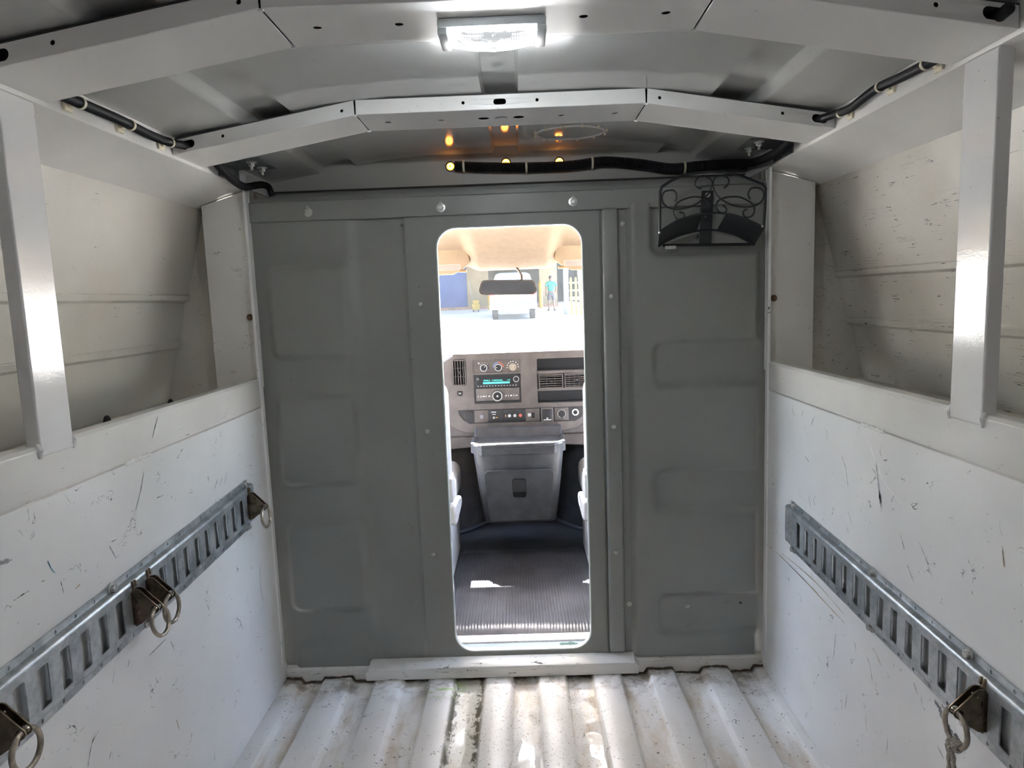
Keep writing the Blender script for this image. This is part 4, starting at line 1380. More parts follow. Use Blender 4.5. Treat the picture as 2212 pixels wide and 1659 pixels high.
mb.plate(bez, [h_vent, h_hvac, h_radio, h_cub, h_sw, strip], D, -0.045, 0.0)
mb.build('fascia', M['dash'], db, bevel=0.0035, seg=2)
mb = MB()
mb.prism([(1.035, 0.52), (1.035, 0.890), (1.10, 0.888), (1.62, 0.800), (1.66, 0.52)], lambda u, v, w: (w, u, v), -0.92, 0.92)
mb.build('dash_body', M['dash'], db, bevel=0.01)
mb = MB()
mb.prism([(1.0, 0.892), (1.006, 0.9005), (1.03, 0.901), (1.62, 0.812), (1.62, 0.79), (1.03, 0.880)], lambda u, v, w: (w, u, v), -0.92, 0.92)
mb.build('dash_top_pad', M['dash_dark'], db, smooth=60)


def knob(parent, x, z, r, depth, ring=True, y=YD, body=None, nub=None):
    m = MB()
    m.lathe([(r * 1.08, 0), (r * 1.05, depth * 0.6), (r * 0.98, depth * 0.8), (r * 0.72, depth * 0.82), (r * 0.70, depth), (0.0005, depth)], (x, y, z), (0, -1, 0), 28)
    k = m.build('knob', body or M['dash_dark'], parent, smooth=50)
    if ring:
        m = MB()
        m.lathe([(r * 0.80, depth * 0.80), (r * 1.0, depth * 0.80), (r * 1.0, depth * 0.92), (r * 0.80, depth * 0.92)], (x, y, z), (0, -1, 0), 28, caps=False)
        m.build('chrome_ring', M['silver'], k, smooth=40)
    if nub is not None:
        a = math.radians(nub)
        m = MB()
        c, q = math.cos(a), math.sin(a)
        m.plate([(x + c * r * 0.25 - q * r * 0.08, z + q * r * 0.25 + c * r * 0.08), (x + c * r * 0.25 + q * r * 0.08, z + q * r * 0.25 - c * r * 0.08), (x + c * r * 0.62 + q * r * 0.08, z + q * r * 0.62 - c * r * 0.08), (x + c * r * 0.62 - q * r * 0.08, z + q * r * 0.62 + c * r * 0.08)], [], xz(y - depth), 0, 0.0012)
        m.build('pointer', M['print'], k)
    return k


def flat(parent, x0, x1, z0, z1, mat, y, name='print_mark', d=0.0006):
    m = MB()
    m.plate([(x0, z0), (x1, z0), (x1, z1), (x0, z1)], [], xz(y), 0, d)
    return m.build(name, mat, parent)


# climate control panel
mb = MB()
mb.box(-0.187, 0.020, 1.004, 1.03, 0.815, 0.869)
hv = mb.build('climate_panel', M['dash'], db)
YP = 1.004
knob(hv, -0.1401, 0.8362, 0.0160, 0.016, True, YP, nub=50)
knob(hv, -0.0765, 0.8359, 0.0165, 0.016, True, YP, nub=180)
knob(hv, -0.0130, 0.8350, 0.0160, 0.012, False, YP, body=simple('bare_metal_hub', (0.40, 0.35, 0.28), 0.45, metal=0.4, vary=0.3, scale=200))
for a0, a1, mt in ((92, 178, 'blue_print'), (2, 92, 'red_print')):
    m = MB()
    A = [math.radians(a0 + (a1 - a0) * i / 10) for i in range(11)]
    m.plate([(-0.0765 + 0.0235 * math.cos(a), 0.8350 + 0.0235 * math.sin(a)) for a in A] + [(-0.0765 + 0.0205 * math.cos(a), 0.8350 + 0.0205 * math.sin(a)) for a in reversed(A)], [], xz(YP), 0, 0.0006)
    m.build('temperature_arc', M[mt], hv)
for a in (135, 105, 75, 45):
    ax, az = -0.1401 + 0.021 * math.cos(math.radians(a)), 0.8362 + 0.021 * math.sin(math.radians(a))
    flat(hv, ax - 0.0014, ax + 0.0014, az - 0.0014, az + 0.0014, M['print'], YP)
flat(hv, -0.165, -0.159, 0.853, 0.859, M['print'], YP)
for a in (185, 160, 135, 110, 85, 55, 25, 0):
    ax, az = -0.013 + 0.0245 * math.cos(math.radians(a)), 0.835 + 0.0245 * math.sin(math.radians(a))
    flat(hv, ax - 0.0024, ax + 0.0024, az - 0.0022, az + 0.0022, M['print'], YP)

# radio
mb = MB()
mb.box(-0.1858, 0.019, 1.002, 1.03, 0.677, 0.805)
rd = mb.build('radio', M['dash_dark'], db)
YQ = 1.002
flat(rd, -0.1700, -0.0120, 0.7600, 0.7985, M['slot'], YQ, 'display_window', 0.001)
mxr = lambda x, z: frame_mx((x, YQ - 0.0011, z), (1, 0, 0), (0, 0, 1))
dt = text_mesh('display_text', 'FM95.3   CARDINAL      1:41', 0.0098, M['teal_lcd'], rd, mxr(-0.0845, 0.7785), 0.0001)
bar = flat(rd, -0.1460, -0.0290, 0.7640, 0.7718, M['teal_lcd'], YQ - 0.001, 'display_bar', 0.0003)
for i in range(9):
    x = -0.140 + i * 0.0125
    flat(bar, x, x + 0.0016, 0.7650 + 0.001 * (i % 3), 0.7695, M['slot'], YQ - 0.0013, 'bar_gap', 0.0002)
knob(rd, -0.0001, 0.7822, 0.0130, 0.010, True, YQ)
knob(rd, -0.1686, 0.7868, 0.0048, 0.004, True, YQ)
for i in range(14):
    x = -0.168 + i * 0.0128
    w_, h_ = (0.0032, 0.0010) if i % 2 else (0.0012, 0.0026)
    flat(rd, x - w_, x + w_, 0.7545 - h_, 0.7545 + h_, M['print'], YQ)
m = MB()
m.rbox(-0.178, 0.012, 0.996, 1.01, 0.690, 0.744, 0.002)
rl = m.build('radio_lower_plate', M['dash'], rd)
knob(rl, -0.0846, 0.7111, 0.0225, 0.016, True, 0.996, nub=None)
flat(rd, -0.0882, -0.0808, 0.7075, 0.7147, M['print'], 0.980)
for x, w_, h_ in ((-0.169, 0.0022, 0.002), (-0.1575, 0.0012, 0.0045), (-0.145, 0.004, 0.0025), (-0.1345, 0.0012, 0.0045), (-0.121, 0.0038, 0.0025), (-0.047, 0.003, 0.003), (-0.036, 0.0012, 0.0045), (-0.0245, 0.004, 0.003), (-0.0130, 0.0012, 0.0045), (-0.001, 0.0045, 0.0018)):
    flat(rl, x - w_, x + w_, 0.710 - h_, 0.710 + h_, M['print'], 0.9955)
flat(rd, -0.176, 0.010, 0.6835, 0.6855, M['slot'], YQ)


def vent(x0, x1, z0, z1, nv, nh, name='air_vent'):
    m = MB()
    m.plate([(x0, z0), (x1, z0), (x1, z1), (x0, z1)], [[(x0 + 0.004, z0 + 0.004), (x1 - 0.004, z0 + 0.004), (x1 - 0.004, z1 - 0.004), (x0 + 0.004, z1 - 0.004)]], xz(1.004), 0, 0.010)
    v = m.build(name, M['dash'], db, bevel=0.001)
    m = MB()
    m.box(x0, x1, 1.026, 1.029, z0, z1)
    m.build('duct_back', M['slot'], v)
    for i in range(nv):
        x = x0 + (x1 - x0) * (i + 1) / (nv + 1)
        b = MB()
        b.box(x - 0.0014, x + 0.0014, 1.003 if nv > nh else 1.010, 1.018, z0 + 0.003, z1 - 0.003)
        b.build('vane', M['dash'], v)
    for i in range(nh):
        z = z0 + (z1 - z0) * (i + 1) / (nh + 1)
        b = MB()
        b.box(x0 + 0.003, x1 - 0.003, 1.010 if nv > nh else 1.002, 1.018, z - 0.0014, z + 0.0014)
        b.build('vane', M['dash'], v)
    b = MB()
    b.rbox((x0 + x1) / 2 - 0.005, (x0 + x1) / 2 + 0.005, 0.996, 1.008, (z0 + z1) / 2 - 0.005, (z0 + z1) / 2 + 0.005, 0.0015)
    b.build('vent_tab', M['dash_dark'], v)


vent(-0.2775, -0.2205, 0.7610, 0.8740, 4, 2)
vent(0.0985, 0.2055, 0.7357, 0.7975, 2, 5)
vent(0.2115, 0.3200, 0.7360, 0.7990, 4, 6)
# open cubbies above and below the vents
for z0, z1 in ((0.8133, 0.8670), (0.6725, 0.7252)):
    m = MB()
    m.box(0.0925, 0.41, 1.030, 1.036, z0, z1)
    m.box(0.0925, 0.41, 1.0, 1.036, z0, z0 + 0.003)
    m.build('storage_slot', M['slot'], db)
m = MB()
m.box(0.0925, 0.41, 0.999, 1.03, 0.800, 0.8133)
m.box(0.0925, 0.41, 0.999, 1.03, 0.7252, 0.7345)
m.build('cubby_bar', M['dash'], db)
# panel switch below the left vent
m = MB()
m.rbox(-0.2585, -0.2400, 0.997, 1.01, 0.7180, 0.7350, 0.002)
sw = m.build('panel_switch', M['dash_dark'], db)
flat(sw, -0.2525, -0.2455, 0.7248, 0.7280, M['print'], 0.997)
# switch and socket strip
m = MB()
m.plate(strip, [], D, -0.012, -0.004)
sp = m.build('switch_strip', M['dash_dark'], db)
YS = 1.004
for xa, xb, mt in ((-0.19, -0.130, 'dash'), (-0.129, -0.062, 'dash_dark'), (-0.060, 0.034, 'dash_dark'), (0.036, 0.098, 'dash'), (0.164, 0.226, 'dash')):
    m = MB()
    m.rbox(xa, xb, YS - 0.002, YS + 0.004, 0.592, 0.647, 0.001)
    m.build('blank_plate', M[mt], sp)
for x, z, rr, cap_ in ((-0.2176, 0.624, 0.0165, True), (0.1953, 0.6207, 0.0165, True)):
    m = MB()
    m.lathe([(rr, 0), (rr, 0.005), (rr * 0.9, 0.007), (0.001, 0.0072)], (x, YS - 0.002, z), (0, -1, 0), 20)
    k = m.build('socket_cap', M['dash_dark'], sp, smooth=40)
    m = MB()
    m.lathe([(rr, 0.003), (rr * 1.1, 0.003), (rr * 1.1, 0.005), (rr, 0.005)], (x, YS - 0.002, z), (0, -1, 0), 20, caps=False)
    m.build('socket_ring', M['silver' if x > 0 else 'dash'], k)
    m = MB()
    m.box(x - 0.004, x + 0.004, YS - 0.008, YS - 0.002, z - rr - 0.004, z - rr + 0.002)
    m.build('pull_tab', M['dash_dark'], k)
m = MB()
m.lathe([(0.0095, 0.0), (0.0150, 0.0), (0.0150, 0.006), (0.0095, 0.006)], (0.2557, YS - 0.002, 0.6254), (0, -1, 0), 24, caps=False)
so_ = m.build('power_socket', M['silver'], sp, smooth=40)
m = MB()
m.lathe([(0.0095, 0.0), (0.0095, 0.003), (0.003, 0.0032), (0.003, 0.005), (0.0005, 0.005)], (0.2557, YS - 0.002, 0.6254), (0, -1, 0), 20)
m.build('socket_well', M['slot'], so_)
knob(sp, -0.1574, 0.6192, 0.0085, 0.006, False, YS - 0.002, body=simple('grey_button', (0.30, 0.29, 0.32), 0.4))
for x, mt in ((-0.0355, 'print'), (-0.0115, 'silver'), (0.0130, 'red_print')):
    m = MB()
    m.lathe([(0.0068, 0), (0.0068, 0.003), (0.0045, 0.0032), (0.0042, 0.0036), (0.0005, 0.0036)], (x, YS - 0.002, 0.6190), (0, -1, 0), 18)
    m.build('push_button', M[mt], sp, smooth=40)
flat(sp, -0.0535, -0.0505, 0.6145, 0.6235, M['print_y'], YS - 0.002)
flat(sp, -0.116, -0.094, 0.6360, 0.6392, M['print'], YS - 0.002)
flat(sp, -0.112, -0.096, 0.6262, 0.6288, M['print'], YS - 0.002)
m = MB()
m.plate(circ(-0.1045, 0.6125, 0.0050, 14), [circ(-0.1035, 0.6125, 0.0022, 10)], xz(YS - 0.002), 0, 0.0006)
m.build('print_mark', M['print'], sp)
flat(sp, -0.0965, -0.0875, 0.6108, 0.6148, M['print_y'], YS - 0.002)
flat(sp, 0.0460, 0.0610, 0.6130, 0.6270, M['print'], YS - 0.002, 'usb_port')
m = MB()
m.rbox(0.0620, 0.0760, 0.984, 1.004, 0.6080, 0.6300, 0.004)
m.build('usb_adapter', M['slot'], sp)
m = MB()
m.rbox(0.1038, 0.1583, 0.992, 1.006, 0.5860, 0.6500, 0.004)
ol = m.build('outlet_flap', M['dash'], sp)
m = MB()
m.rbox(0.1085, 0.1540, 0.9900, 1.0, 0.5910, 0.6460, 0.003)
m.build('flap_cover', M['dash_dark'], ol)
flat(ol, 0.114, 0.149, 0.5955, 0.5990, M['print'], 0.990)
flat(ol, 0.1275, 0.1350, 0.6015, 0.6065, M['print'], 0.990)
flat(ol, 0.119, 0.143, 0.6415, 0.6430, M['slot'], 0.990)
# knee panels below the dash on both sides of the engine cover
for s in (-1, 1):
    m = MB()
    pr = [(s * 0.70, 0.66), (s * 0.33, 0.655), (s * 0.205, 0.560), (s * 0.195, 0.470), (s * 0.70, 0.44)]
    m.plate(pr, [], xz(1.045), -0.06, 0.0)
    m.build('knee_panel', M['dash'], db, bevel=0.008)

# engine-cover side linings that slope outwards to the footwells
for s in (-1, 1):
    m = MB()
    a, b = (0.150, 1.30), (0.345, 1.075)
    vs = []
    for i in range(13):
        f = i / 12
        x = a[0] + (b[0] - a[0]) * f
        y = a[1] + (b[1] - a[1]) * f - 0.035 * math.sin(f * math.pi)
        vs += [(s * x, y, 0.05), (s * (x - 0.02), y + 0.02, 0.30), (s * (x - 0.01), y + 0.01, 0.56)]
    m.add(vs, [(3 * i + j, 3 * i + 3 + j, 3 * i + 4 + j, 3 * i + 1 + j) for i in range(12) for j in range(2)])
    m.box(*sorted((s * 0.345, s * 0.75)), 1.09, 1.12, 0.05, 0.56)
    lin = m.build('footwell_lining', M['dash'] if s < 0 else M['console'], smooth=60)
    tag(lin, 'moulded plastic footwell lining on the %s of the engine cover' % ('left' if s < 0 else 'right'), 'trim', kind='structure')
    m = MB()
    pts = [(s * (a[0] + (b[0] - a[0]) * i / 12), a[1] + (b[1] - a[1]) * i / 12 - 0.035 * math.sin(i / 12 * math.pi) - 0.012, 0.058) for i in range(13)]
    m.tube(pts, 0.011, 8)
    m.build('edge_moulding', simple('shiny_rubber_moulding', (0.10, 0.10, 0.115), 0.22), lin, smooth=60)

# engine cover / console with cup holders and bin door
ec = thing('engine_cover_console', 'charcoal engine cover with three cup holders and a latched bin door', 'console', (0, 0.9, 0.2))
m = MB()
# tapering body
sec = [(0.205, 0.150, 0.780, 0.030), (0.30, 0.163, 0.765, 0.035), (0.42, 0.176, 0.752, 0.040), (0.508, 0.186, 0.748, 0.045), (0.540, 0.190, 0.750, 0.045)]
rings = []
for z, hw, yf, r in sec:
    rings.append([(-hw, 0.995, z), (-hw, yf + r, z), (-hw + r * 0.3, yf + r * 0.3, z), (-hw + r, yf, z), (hw - r, yf, z), (hw - r * 0.3, yf + r * 0.3, z), (hw, yf + r, z), (hw, 0.995, z)])
n = 8
vs = [p for r in rings for p in r]
fs = [(i * n + k, i * n + (k + 1) % n, (i + 1) * n + (k + 1) % n, (i + 1) * n + k) for i in range(len(sec) - 1) for k in range(n)]
fs += [tuple(range(n)), tuple((len(sec) - 1) * n + k for k in range(n))]
m.add(vs, fs)
m.build('cover_body', M['console'], ec, smooth=45, bevel=0.004)
# tray rim with cup holders
m = MB()
tray = [(-0.196, 0.985), (-0.196, 0.800), (-0.150, 0.742), (0.150, 0.742), (0.196, 0.800), (0.196, 0.985)]
cups = [circ(-0.098, 0.825, 0.043, 24), circ(0.0, 0.832, 0.043, 24), circ(0.098, 0.825, 0.043, 24)]
m.plate(tray, cups, lambda u, v, w: (u, v, w), 0.500, 0.532)
ty = m.build('cup_tray', M['console'], ec, bevel=0.004)
for cx_, cy_ in ((-0.098, 0.825), (0.0, 0.832), (0.098, 0.825)):
    b = MB()
    b.lathe([(0.043, 0.0), (0.039, -0.05), (0.0005, -0.052)], (cx_, cy_, 0.531), (0, 0, 1), 24, caps=False)
    b.build('cup_holder', M['dash_dark'], ty, smooth=40)
m = MB()
wall_o = [(-0.196, 0.985), (-0.196, 0.800), (-0.150, 0.742), (0.150, 0.742), (0.196, 0.800), (0.196, 0.985)]
wall_i = [(-0.180, 0.985), (-0.180, 0.806), (-0.143, 0.757), (0.143, 0.757), (0.180, 0.806), (0.180, 0.985)]
m.prism(wall_o + list(reversed(wall_i)), lambda u, v, w: (u, v, w), 0.530, 0.546)
m.build('tray_rim', M['console'], ty, bevel=0.005)
m = MB()
m.prism([(0.92, 0.53), (0.980, 0.53), (0.980, 0.578), (0.962, 0.578)], lambda u, v, w: (w, u, v), -0.19, 0.19)
m.build('tray_back', M['console'], ec, bevel=0.006)
# bin door
m = MB()
m.plate(rrect(-0.142, 0.142, 0.222, 0.440, 0.022, 5), [rrect(-0.028, 0.028, 0.322, 0.404, 0.008, 4)], lambda u, v, w: (u * (0.90 + 0.1 * (v - 0.222) / 0.218), 0.764 - 0.10 * (v - 0.222) - w, v), 0, 0.014)
bd = m.build('bin_door', M['console'], ec, bevel=0.004, seg=3)
m = MB()
m.box(-0.028, 0.028, 0.752, 0.758, 0.322, 0.404)
m.build('latch_recess', M['slot'], bd)
m = MB()
m.rbox(-0.026, 0.026, 0.735, 0.746, 0.348, 0.402, 0.003)
m.build('latch_handle', M['dash_dark'], bd)

# column gear lever poking in at the left
gl = thing('gear_lever', 'grey column gear lever tip at the left edge of the dashboard', 'lever', (-0.30, 0.90, 0.88))
m = MB()
m.tube([(-0.42, 0.97, 0.83), (-0.300, 0.86, 0.890), (-0.268, 0.85, 0.909), (-0.2635, 0.849, 0.912)], [0.010, 0.0115, 0.0115, 0.008], 12)
m.build('lever_grip', simple('grey_lever_plastic', (0.42, 0.42, 0.46), 0.3), gl, smooth=50)

# ribbed rubber mat and sill plate
fm = thing('rubber_floor_mat', 'ribbed black rubber mat on the cab floor behind the doorway', 'mat', (0, 0.5, 0.05))
m = MB()
rib_x = [-0.285 + 0.57 * i / 285 for i in range(286)]
def mat_h(x, y):
    e = min(ss(-0.285, -0.235, x), 1 - ss(0.235, 0.285, x)) * ss(0.12, 0.15, y) * (1 - ss(0.82, 0.885, y))
    k = abs(((x + 0.004 * math.sin(3 * y)) / 0.0105 + 50) % 1 - 0.5) * 2
    rib = 0.0022 * (1 - ss(0.60, 0.95, k))
    return 0.0505 + e * (0.010 + rib + 0.004 * math.sin(7 * y) * math.cos(5 * x + 1) * (1 - abs(x) * 2))
m.grid(lambda x, y: (x, y, mat_h(x, y)), rib_x, [0.118 + 0.78 * i / 40 for i in range(41)])
m.build('ribbed_sheet', M['rubber'], fm, smooth=60)
sl = thing('sill_plate', 'bright aluminium sill plate across the cab doorway', 'sill plate', (0, 0.08, 0.05))
for xa, xb in ((-0.30, -0.020), (-0.0185, 0.30)):
    m = MB()
    m.prism([(0.066, 0.049), (0.070, 0.0545), (0.112, 0.0555), (0.116, 0.050)], lambda u, v, w: (w, u, v), xa, xb)
    m.build('plate', M['alu'], sl, bevel=0.0006)
for x in (-0.048, 0.004, 0.185):
    b = MB()
    dome(b, (x, 0.094, 0.0553), (0, 0, 1), 0.0045, 0.002)
    b.build('screw', M['zinc'], sl)
m = MB()
m.box(-0.30, 0.30, 0.022, 0.064, 0.030, 0.051)
m.prism([(0.0, 0.0), (0.0, 0.050), (0.003, 0.053), (0.024, 0.053), (0.024, 0.0)], lambda u, v, w: (w, u, v), -0.30, 0.30) if False else None
cs = m.build('trim_2', M['cab_steel'])
tag(cs, 'blue-grey painted steel step strip under the sill plate', 'trim', kind='structure')
b = MB()
pts = [(0.145 + 0.026 * math.cos(a) * (1 + 0.25 * math.sin(3 * a)), 0.043 + 0.016 * math.sin(a) * (1 + 0.2 * math.cos(5 * a))) for a in [2 * math.pi * i / 24 for i in range(24)]]
b.plate(pts, [], lambda u, v, w: (u, v, w), 0.0510, 0.0514)
b.build('chipped_patch', simple('green_primer_patch', (0.05, 0.12, 0.10), 0.6, vary=0.4, scale=200), cs)

# seats either side of the walk-through
for s in (-1, 1):
    st = thing('bucket_seat', 'light grey cloth bucket seat at the %s edge of the doorway' % ('left' if s < 0 else 'right'), 'seat', (s * 0.48, 0.6, 0.05), 'cab bucket seats')
    m = MB()
    m.rbox(*sorted((s * 0.249, s * 0.745)), 0.43, 0.58, 0.42, 0.84, 0.05, 4)
    br = m.build('backrest', M['seat'], st, smooth=60)
    m = MB()
    m.rbox(*sorted((s * 0.36, s * 0.63)), 0.43, 0.52, 0.88, 1.04, 0.04, 4)
    m.build('headrest', M['seat'], br, smooth=60)
    m = MB()
    for dx in (0.44, 0.55):
        m.tube([(s * dx, 0.48, 0.80), (s * dx, 0.475, 0.92)], 0.006, 8)
    m.build('headrest_posts', M['silver'], br)
    m = MB()
    m.rbox(*sorted((s * 0.256, s * 0.745)), 0.46, 0.98, 0.30, 0.44, 0.045, 4)
    m.build('cushion', M['seat'], st, smooth=60)
    m = MB()
    m.prism([(0.46, 0.380), (0.60, 0.372), (0.70, 0.352), (0.74, 0.330), (0.68, 0.306), (0.52, 0.296), (0.45, 0.31)], lambda u, v, w: (w, u, v), *sorted((s * 0.2345, s * 0.262)))
    m.build('side_shield', M['seat_plastic'], st, bevel=0.010, seg=3)
    m = MB()
    m.prism([(0.44, 0.40), (0.45, 0.485), (0.50, 0.50), (0.545, 0.46), (0.53, 0.395)], lambda u, v, w: (w, u, v), *sorted((s * 0.240, s * 0.258)))
    m.build('recliner_cover', M['seat_plastic'], st, bevel=0.006, seg=3)
    m = MB()
    m.rbox(*sorted((s * 0.266, s * 0.70)), 0.47, 0.90, 0.05, 0.31, 0.02, 2)
    m.build('pedestal', M['seat_plastic'], st)
# ================================================================== THE YARD OUTSIDE
GZ = lambda y: -0.75 + 0.0375 * y
M['concrete'] = simple('sunlit_concrete', (0.45, 0.44, 0.43), 0.85, vary=0.10, scale=0.6)
M['cream'] = simple('cream_render', (0.17, 0.138, 0.09), 0.85, vary=0.08, scale=1.5)
M['blue'] = simple('blue_painted_wall', (0.013, 0.055, 0.18), 0.6, vary=0.08, scale=1.0)
M['grey_wall'] = simple('grey_workshop_wall', (0.13, 0.14, 0.135), 0.8, vary=0.15, scale=1.0)
M['yellow'] = simple('safety_yellow_paint', (0.27, 0.165, 0.012), 0.45)
M['white_rail'] = simple('white_gate_paint', (0.40, 0.40, 0.39), 0.5)
M['pillar'] = simple('grey_pillar_render', (0.18, 0.195, 0.195), 0.8)
M['car'] = simple('silver_grey_car_paint', (0.075, 0.085, 0.09), 0.55)
M['car_glass'] = simple('tinted_car_glass', (0.10, 0.13, 0.17), 0.08)
M['tyre'] = simple('tyre_rubber', (0.03, 0.03, 0.03), 0.8)
M['tail'] = simple('red_tail_lamp', (0.40, 0.03, 0.025), 0.25)
M['brick_red'] = simple('brick_kerb', (0.22, 0.13, 0.09), 0.85, vary=0.2, scale=3)

mb = MB()
mb.grid(lambda x, y: (x, y, GZ(y)), [-90 + 12 * i for i in range(16)], [-80 + 10 * i for i in range(21)])
gr = mb.build('ground', M['concrete'])
tag(gr, 'pale sunlit concrete yard ground', 'ground', kind='structure')

# unseen dark enclosure, added to keep daylight out of the rear opening
M['bay'] = simple('added_bay_dark', (0.07, 0.07, 0.075), 0.9, vary=0.15, scale=1.0)
mb = MB()
mb.box(-3.2, 3.2, -8.3, -8.0, GZ(-8) - 0.3, 2.5)
mb.box(-3.4, -3.2, -8.3, 0.0, GZ(-8) - 0.3, 2.5)
mb.box(3.2, 3.4, -8.3, 0.0, GZ(-8) - 0.3, 2.5)
mb.box(-3.4, 3.4, -8.3, 0.0, 2.3, 2.5)
bay = mb.build('wall_added_bay', M['bay'])
tag(bay, 'unseen dark bay added around the van rear to hold back daylight', 'bay', kind='structure')

# workshop building behind the yard
FYD = 38.0
gz = GZ(FYD)
wb_ = thing('workshop_building', 'workshop with blue wall, cream piers and a wide garage opening', 'building', (0, FYD, gz))
def wall_piece(name, x0, x1, z0, z1, mat, y=FYD, d=0.3):
    m = MB()
    m.box(x0, x1, y, y + d, z0, z1)
    return m.build(name, mat, wb_)
wall_piece('blue_wall', -16, -3.0, gz - 0.3, 7.0, M['blue'])
wall_piece('cream_wall', -3.0, -1.76, gz - 0.3, 7.0, M['cream'], FYD - 0.1)
wall_piece('cream_wall', 1.18, 2.2, gz - 0.3, 7.0, M['cream'], FYD - 0.1)
wall_piece('lintel', -1.76, 1.18, 3.6, 7.0, M['cream'], FYD - 0.05)
wall_piece('workshop_back', -4.0, 4.0, gz - 0.3, 7.0, M['grey_wall'], FYD + 6, 0.3)
wall_piece('workshop_side', -3.9, -3.7, gz - 0.3, 7.0, M['grey_wall'], FYD + 0.3, 5.8)
wall_piece('workshop_side', 3.7, 3.9, gz - 0.3, 7.0, M['grey_wall'], FYD + 0.3, 5.8)
m = MB()
m.box(-16, 2.6, FYD - 11.0, FYD + 7, 4.2, 4.4)  # out of view, added to keep sun and sky off the facade
m.build('added_shade_roof', M['grey_wall'], wb_)
m = MB()
m.box(-16, 2.2, FYD - 0.7, FYD - 0.35, gz - 0.3, gz + 0.12)
m.build('kerb', M['brick_red'], wb_)
m = MB()
m.box(2.2, 16, FYD + 14, FYD + 14.3, GZ(52) - 0.3, 3.2)
m.build('street_wall', M['grey_wall'], wb_)

# parked utility vehicle, rear towards the van
ty0 = 27.0
tz = GZ(ty0)
tk = thing('parked_truck', 'silver utility truck parked rear-on in front of the garage opening', 'truck', (-0.26, ty0, tz))
cxv = -0.26
m = MB()
m.rbox(cxv - 1.0, cxv + 1.0, ty0, ty0 + 4.6, tz + 0.45, tz + 1.22, 0.10, 3)
m.build('body', M['car'], tk, smooth=50)
m = MB()
m.prism([(-0.95, 1.20), (-0.72, 1.92), (-0.55, 1.99), (0.55, 1.99), (0.72, 1.92), (0.95, 1.20)], lambda u, v, w: (cxv + u, w, tz + v), ty0 + 0.15, ty0 + 3.2)
m.build('cabin', M['car'], tk, bevel=0.05)
m = MB()
m.plate([(cxv - 0.76, tz + 1.30), (cxv + 0.76, tz + 1.30), (cxv + 0.62, tz + 1.82), (cxv - 0.62, tz + 1.82)], [], xz(ty0 + 0.15), 0, 0.02)
m.build('rear_window', M['car_glass'], tk)
for s in (-1, 1):
    m = MB()
    m.rbox(*sorted((cxv + s * 0.78, cxv + s * 0.99)), ty0 - 0.02, ty0 + 0.1, tz + 0.85, tz + 1.18, 0.02)
    m.build('tail_lamp', M['tail'], tk)
    m = MB()
    m.lathe([(0.2, 0), (0.37, 0.01), (0.38, 0.12), (0.37, 0.24), (0.2, 0.25)], (cxv + s * 0.93 - (0.25 if s > 0 else 0), ty0 + 0.9, tz + 0.38), (1, 0, 0), 24)
    m.build('wheel', M['tyre'], tk, smooth=50)
m = MB()
m.rbox(cxv - 1.0, cxv + 1.0, ty0 - 0.12, ty0 + 0.05, tz + 0.45, tz + 0.66, 0.03)
m.build('bumper', M['silver'], tk)
m = MB()
m.box(cxv - 0.26, cxv + 0.26, ty0 - 0.03, ty0, tz + 0.78, tz + 0.95)
m.build('number_plate', M['white_rail'], tk)

# yellow bollards
for x, y, h, lab in ((1.15, 35.2, 1.40, 'tall yellow bollard beside the cream pier, left of the standing person'), (-1.62, 35.2, 0.75, 'short yellow bollard left of the parked truck')):
    t = thing('bollard', lab, 'bollard', (x, y, GZ(y)), 'yellow yard bollards')
    m = MB()
    m.lathe([(0.11, -0.02), (0.11, h), (0.08, h + 0.05), (0.01, h + 0.07)], (x, y, GZ(y)), (0, 0, 1), 18)
    m.build('post', M['yellow'], t, smooth=50)
    m = MB()
    m.lathe([(0.16, -0.02), (0.16, 0.03), (0.12, 0.05)], (x, y, GZ(y)), (0, 0, 1), 18)
    m.build('footing', M['concrete'], t)

# mop bucket with mop
bz = GZ(34.5)
t = thing('mop_bucket', 'yellow mop bucket standing by the cream wall with its mop', 'bucket', (-2.32, 34.5, bz))
m = MB()
m.prism([(-0.16, 0.10), (-0.21, 0.42), (0.21, 0.42), (0.16, 0.10)], lambda u, v, w: (-2.32 + u, 34.5 + w, bz + v), -0.16, 0.16)
m.build('tub', M['yellow'], t, bevel=0.02)
m = MB()
m.prism([(-0.15, 0.42), (-0.17, 0.62), (0.17, 0.62), (0.15, 0.42)], lambda u, v, w: (-2.32 + u, 34.5 + w, bz + v), -0.05, 0.14)
m.build('wringer', M['yellow'], t, bevel=0.02)
for dx in (-0.13, 0.13):
    for dy in (-0.1, 0.1):
        m = MB()
        m.lathe([(0.045, -0.02), (0.045, 0.02)], (-2.32 + dx, 34.5 + dy, bz + 0.045), (1, 0, 0), 12)
        m.lathe([(0.02, 0), (0.02, 0.06)], (-2.32 + dx, 34.5 + dy, bz + 0.05), (0, 0, 1), 8)
        m.build('castor', M['tyre'], t)
m = MB()
m.tube([(-2.40, 34.5, bz + 0.40), (-2.68, 34.7, bz + 1.55)], 0.018, 8)
m.build('mop_handle', M['grey_wall'], t)

